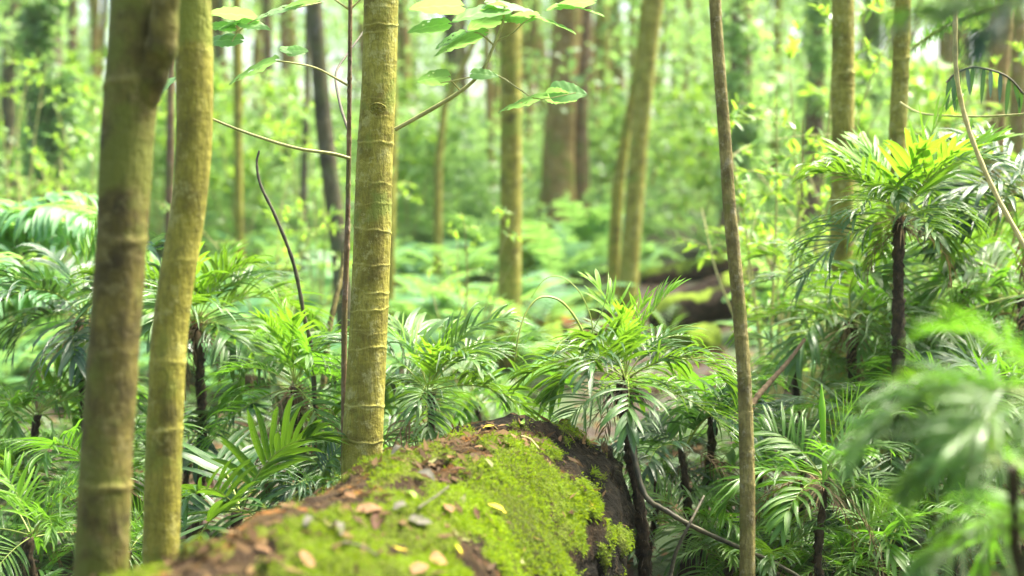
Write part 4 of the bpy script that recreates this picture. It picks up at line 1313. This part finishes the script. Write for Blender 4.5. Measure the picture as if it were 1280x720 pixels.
# ================================================================== background logs, rocks
def mossy_mass(name, label, cat, p0, p1, r0, r1, seed, mossb=.1, flat=1.0, bark=((.03, .02, .012), (.10, .06, .03))):
    p0, p1 = np.array(p0), np.array(p1)
    ax = nrm(p1 - p0); side = nrm(np.cross(ax, [0, 0, 1.])); up = np.cross(side, ax)
    n, k = 40, 70
    th = np.linspace(0, 2 * PI, n, endpoint=False)
    V = np.zeros((k, n, 3)); A = np.zeros((k, n, 3))
    for a, t in enumerate(np.linspace(0, 1, k)):
        cap = min(1, math.sqrt(max(0, min(t, 1 - t)) * 12) + .05)
        for b, q in enumerate(th):
            u = Vector(((p0 + (p1 - p0) * t) + side * math.cos(q) * .3 + up * math.sin(q) * .3))
            r = (r0 + (r1 - r0) * t) * cap * (1 + .28 * mn.noise(u * 3 + Vector((seed, 0, 0))) + .1 * mn.noise(u * 11))
            V[a, b] = (p0 + (p1 - p0) * t) + side * math.cos(q) * r + up * math.sin(q) * r * flat
            A[a, b] = (max(0, min(1, mossb + math.sin(q) * .6 + .9 * mn.noise(u * 4 + Vector((0, seed, 0))))), 0, 0)
    i, j = np.meshgrid(np.arange(k - 1), np.arange(n), indexing='ij'); j2 = (j + 1) % n
    Q = np.stack([i * n + j, i * n + j2, (i + 1) * n + j2, (i + 1) * n + j], -1).reshape(-1, 4)
    m, nt, out = new_mat(name + '_surface')
    tc = N(nt, 'ShaderNodeTexCoord'); o_ = tc.outputs['Object']
    at = N(nt, 'ShaderNodeAttribute', attribute_name='luv'); sep = N(nt, 'ShaderNodeSeparateXYZ'); nt.links.new(at.outputs['Vector'], sep.inputs[0])
    nb = noise_n(nt, 14, 5, o_, .7)
    c = mixc(nt, ramp(nt, math_n(nt, 'ADD', sep.outputs[0], math_n(nt, 'SUBTRACT', nb, .5)), [(.3, (0, 0, 0)), (.5, (1, 1, 1))]), ramp(nt, nb, [(.35, bark[0]), (.65, bark[1])]),
             ramp(nt, nb, [(.35, (.06, .09, .012)), (.65, (.16, .23, .02))]))
    p = N(nt, 'ShaderNodeBsdfPrincipled'); nt.links.new(c, p.inputs['Base Color']); p.inputs['Roughness'].default_value = .9; p.inputs['Specular IOR Level'].default_value = .08
    b = N(nt, 'ShaderNodeBump'); b.inputs['Distance'].default_value = .03; nt.links.new(nb, b.inputs['Height']); nt.links.new(b.outputs[0], p.inputs['Normal'])
    nt.links.new(p.outputs[0], out.inputs[0])
    base = (p0 + p1) / 2
    mb = MB(); mb.add(V.reshape(-1, 3) - base, Q, A.reshape(-1, 3))
    return tag(link(name, mb.mesh(name, [m]), None, tuple(base)), label, cat)


mossy_mass('fallen_log', 'dark fallen trunk with mossy top lying on the slope right of the leaning pair', 'log', P(812, 402, 9.7), P(1060, 322, 10.9), .11, .22, 1, -.22, 1, ((.004, .003, .002), (.03, .018, .011)))
mossy_mass('fallen_log', 'second mossy fallen trunk higher up, behind the dark one', 'log', P(800, 352, 12.4), P(985, 318, 13.2), .10, .14, 6, .0, 1, ((.006, .004, .003), (.06, .035, .02)))
mossy_mass('mossy_root', 'mossy root slanting down left behind the middle palm', 'root', P(660, 450, 8.9), P(745, 378, 10.8), .09, .13, 2, .35)
mossy_mass('mossy_boulder', 'bright moss-covered mound left of the bowed sapling', 'boulder', P(845, 436, 8.8), P(890, 428, 9.0), .13, .12, 3, .5, 1.0)
mossy_mass('mossy_stump', 'mossy orange-brown stump behind the arching stalks', 'stump', P(690, 440, 9.6), P(696, 398, 9.7), .14, .12, 4, -.1, 1, ((.14, .05, .02), (.38, .17, .07)))
mossy_mass('rotten_log', 'dark hollow log piece behind the middle palm', 'log', P(700, 428, 9.4), P(790, 415, 9.6), .12, .11, 5, -.4)
mossy_mass('mossy_stump', 'yellow-green mossy stump right of the olive-green trunk', 'stump', P(664, 372, 12.4), P(668, 295, 12.4), .17, .13, 8, .8)

# ================================================================== haze volume, added to lift the background to pale green
hm = bpy.data.materials.new('haze'); hm.use_nodes = True
nt = hm.node_tree; nt.nodes.clear()
out = nt.nodes.new('ShaderNodeOutputMaterial'); pv = nt.nodes.new('ShaderNodeVolumePrincipled')
pv.inputs['Color'].default_value = (.86, .97, .80, 1); pv.inputs['Density'].default_value = .0010
nt.links.new(pv.outputs[0], out.inputs['Volume'])
bx = np.array([[x, y, z] for x in (-160, 160) for y in (-70, 270) for z in (-2.0, 20.0)])
mb = MB(); mb.add(bx, [(0, 1, 3, 2), (4, 6, 7, 5), (0, 4, 5, 1), (2, 3, 7, 6), (0, 2, 6, 4), (1, 5, 7, 3)])
tag(link('haze', mb.mesh('haze', [hm], smooth=False)), 'thin pale haze volume added to lighten the background', None, None, 'stuff')

# ================================================================== light
w = bpy.data.worlds.new('World'); sc.world = w; w.use_nodes = True
nt = w.node_tree; nt.nodes.clear()
sky = nt.nodes.new('ShaderNodeTexSky'); sky.sky_type = 'NISHITA'; sky.sun_disc = False
EL, AZ = 58, 58   # azimuth: degrees right of straight ahead
sky.sun_elevation = R(EL); sky.sun_rotation = R(AZ); sky.air_density = 1.0; sky.dust_density = 4.0; sky.ozone_density = .6
bg = nt.nodes.new('ShaderNodeBackground'); bg.inputs[1].default_value = .10
wo = nt.nodes.new('ShaderNodeOutputWorld')
nt.links.new(sky.outputs[0], bg.inputs[0]); nt.links.new(bg.outputs[0], wo.inputs[0])
sd = bpy.data.lights.new('sun', 'SUN'); sd.energy = 4.5; sd.angle = R(22); sd.color = (1, .955, .76)
so = bpy.data.objects.new('sun', sd); col.objects.link(so)
dirv = Vector((math.sin(R(AZ)) * math.cos(R(EL)), math.cos(R(AZ)) * math.cos(R(EL)), math.sin(R(EL))))
so.rotation_euler = dirv.to_track_quat('Z', 'Y').to_euler()
so.location = (3, 3, 9)

sc.view_settings.view_transform = 'Standard'
sc.view_settings.look = 'None'
sc.view_settings.gamma = 1
sc.view_settings.exposure = 2.3
sc.render.engine = 'CYCLES'
sc.cycles.use_denoising = True
sc.cycles.max_bounces = 8
sc.cycles.diffuse_bounces = 4
sc.cycles.glossy_bounces = 2
sc.cycles.transmission_bounces = 4
sc.cycles.sample_clamp_indirect = 8
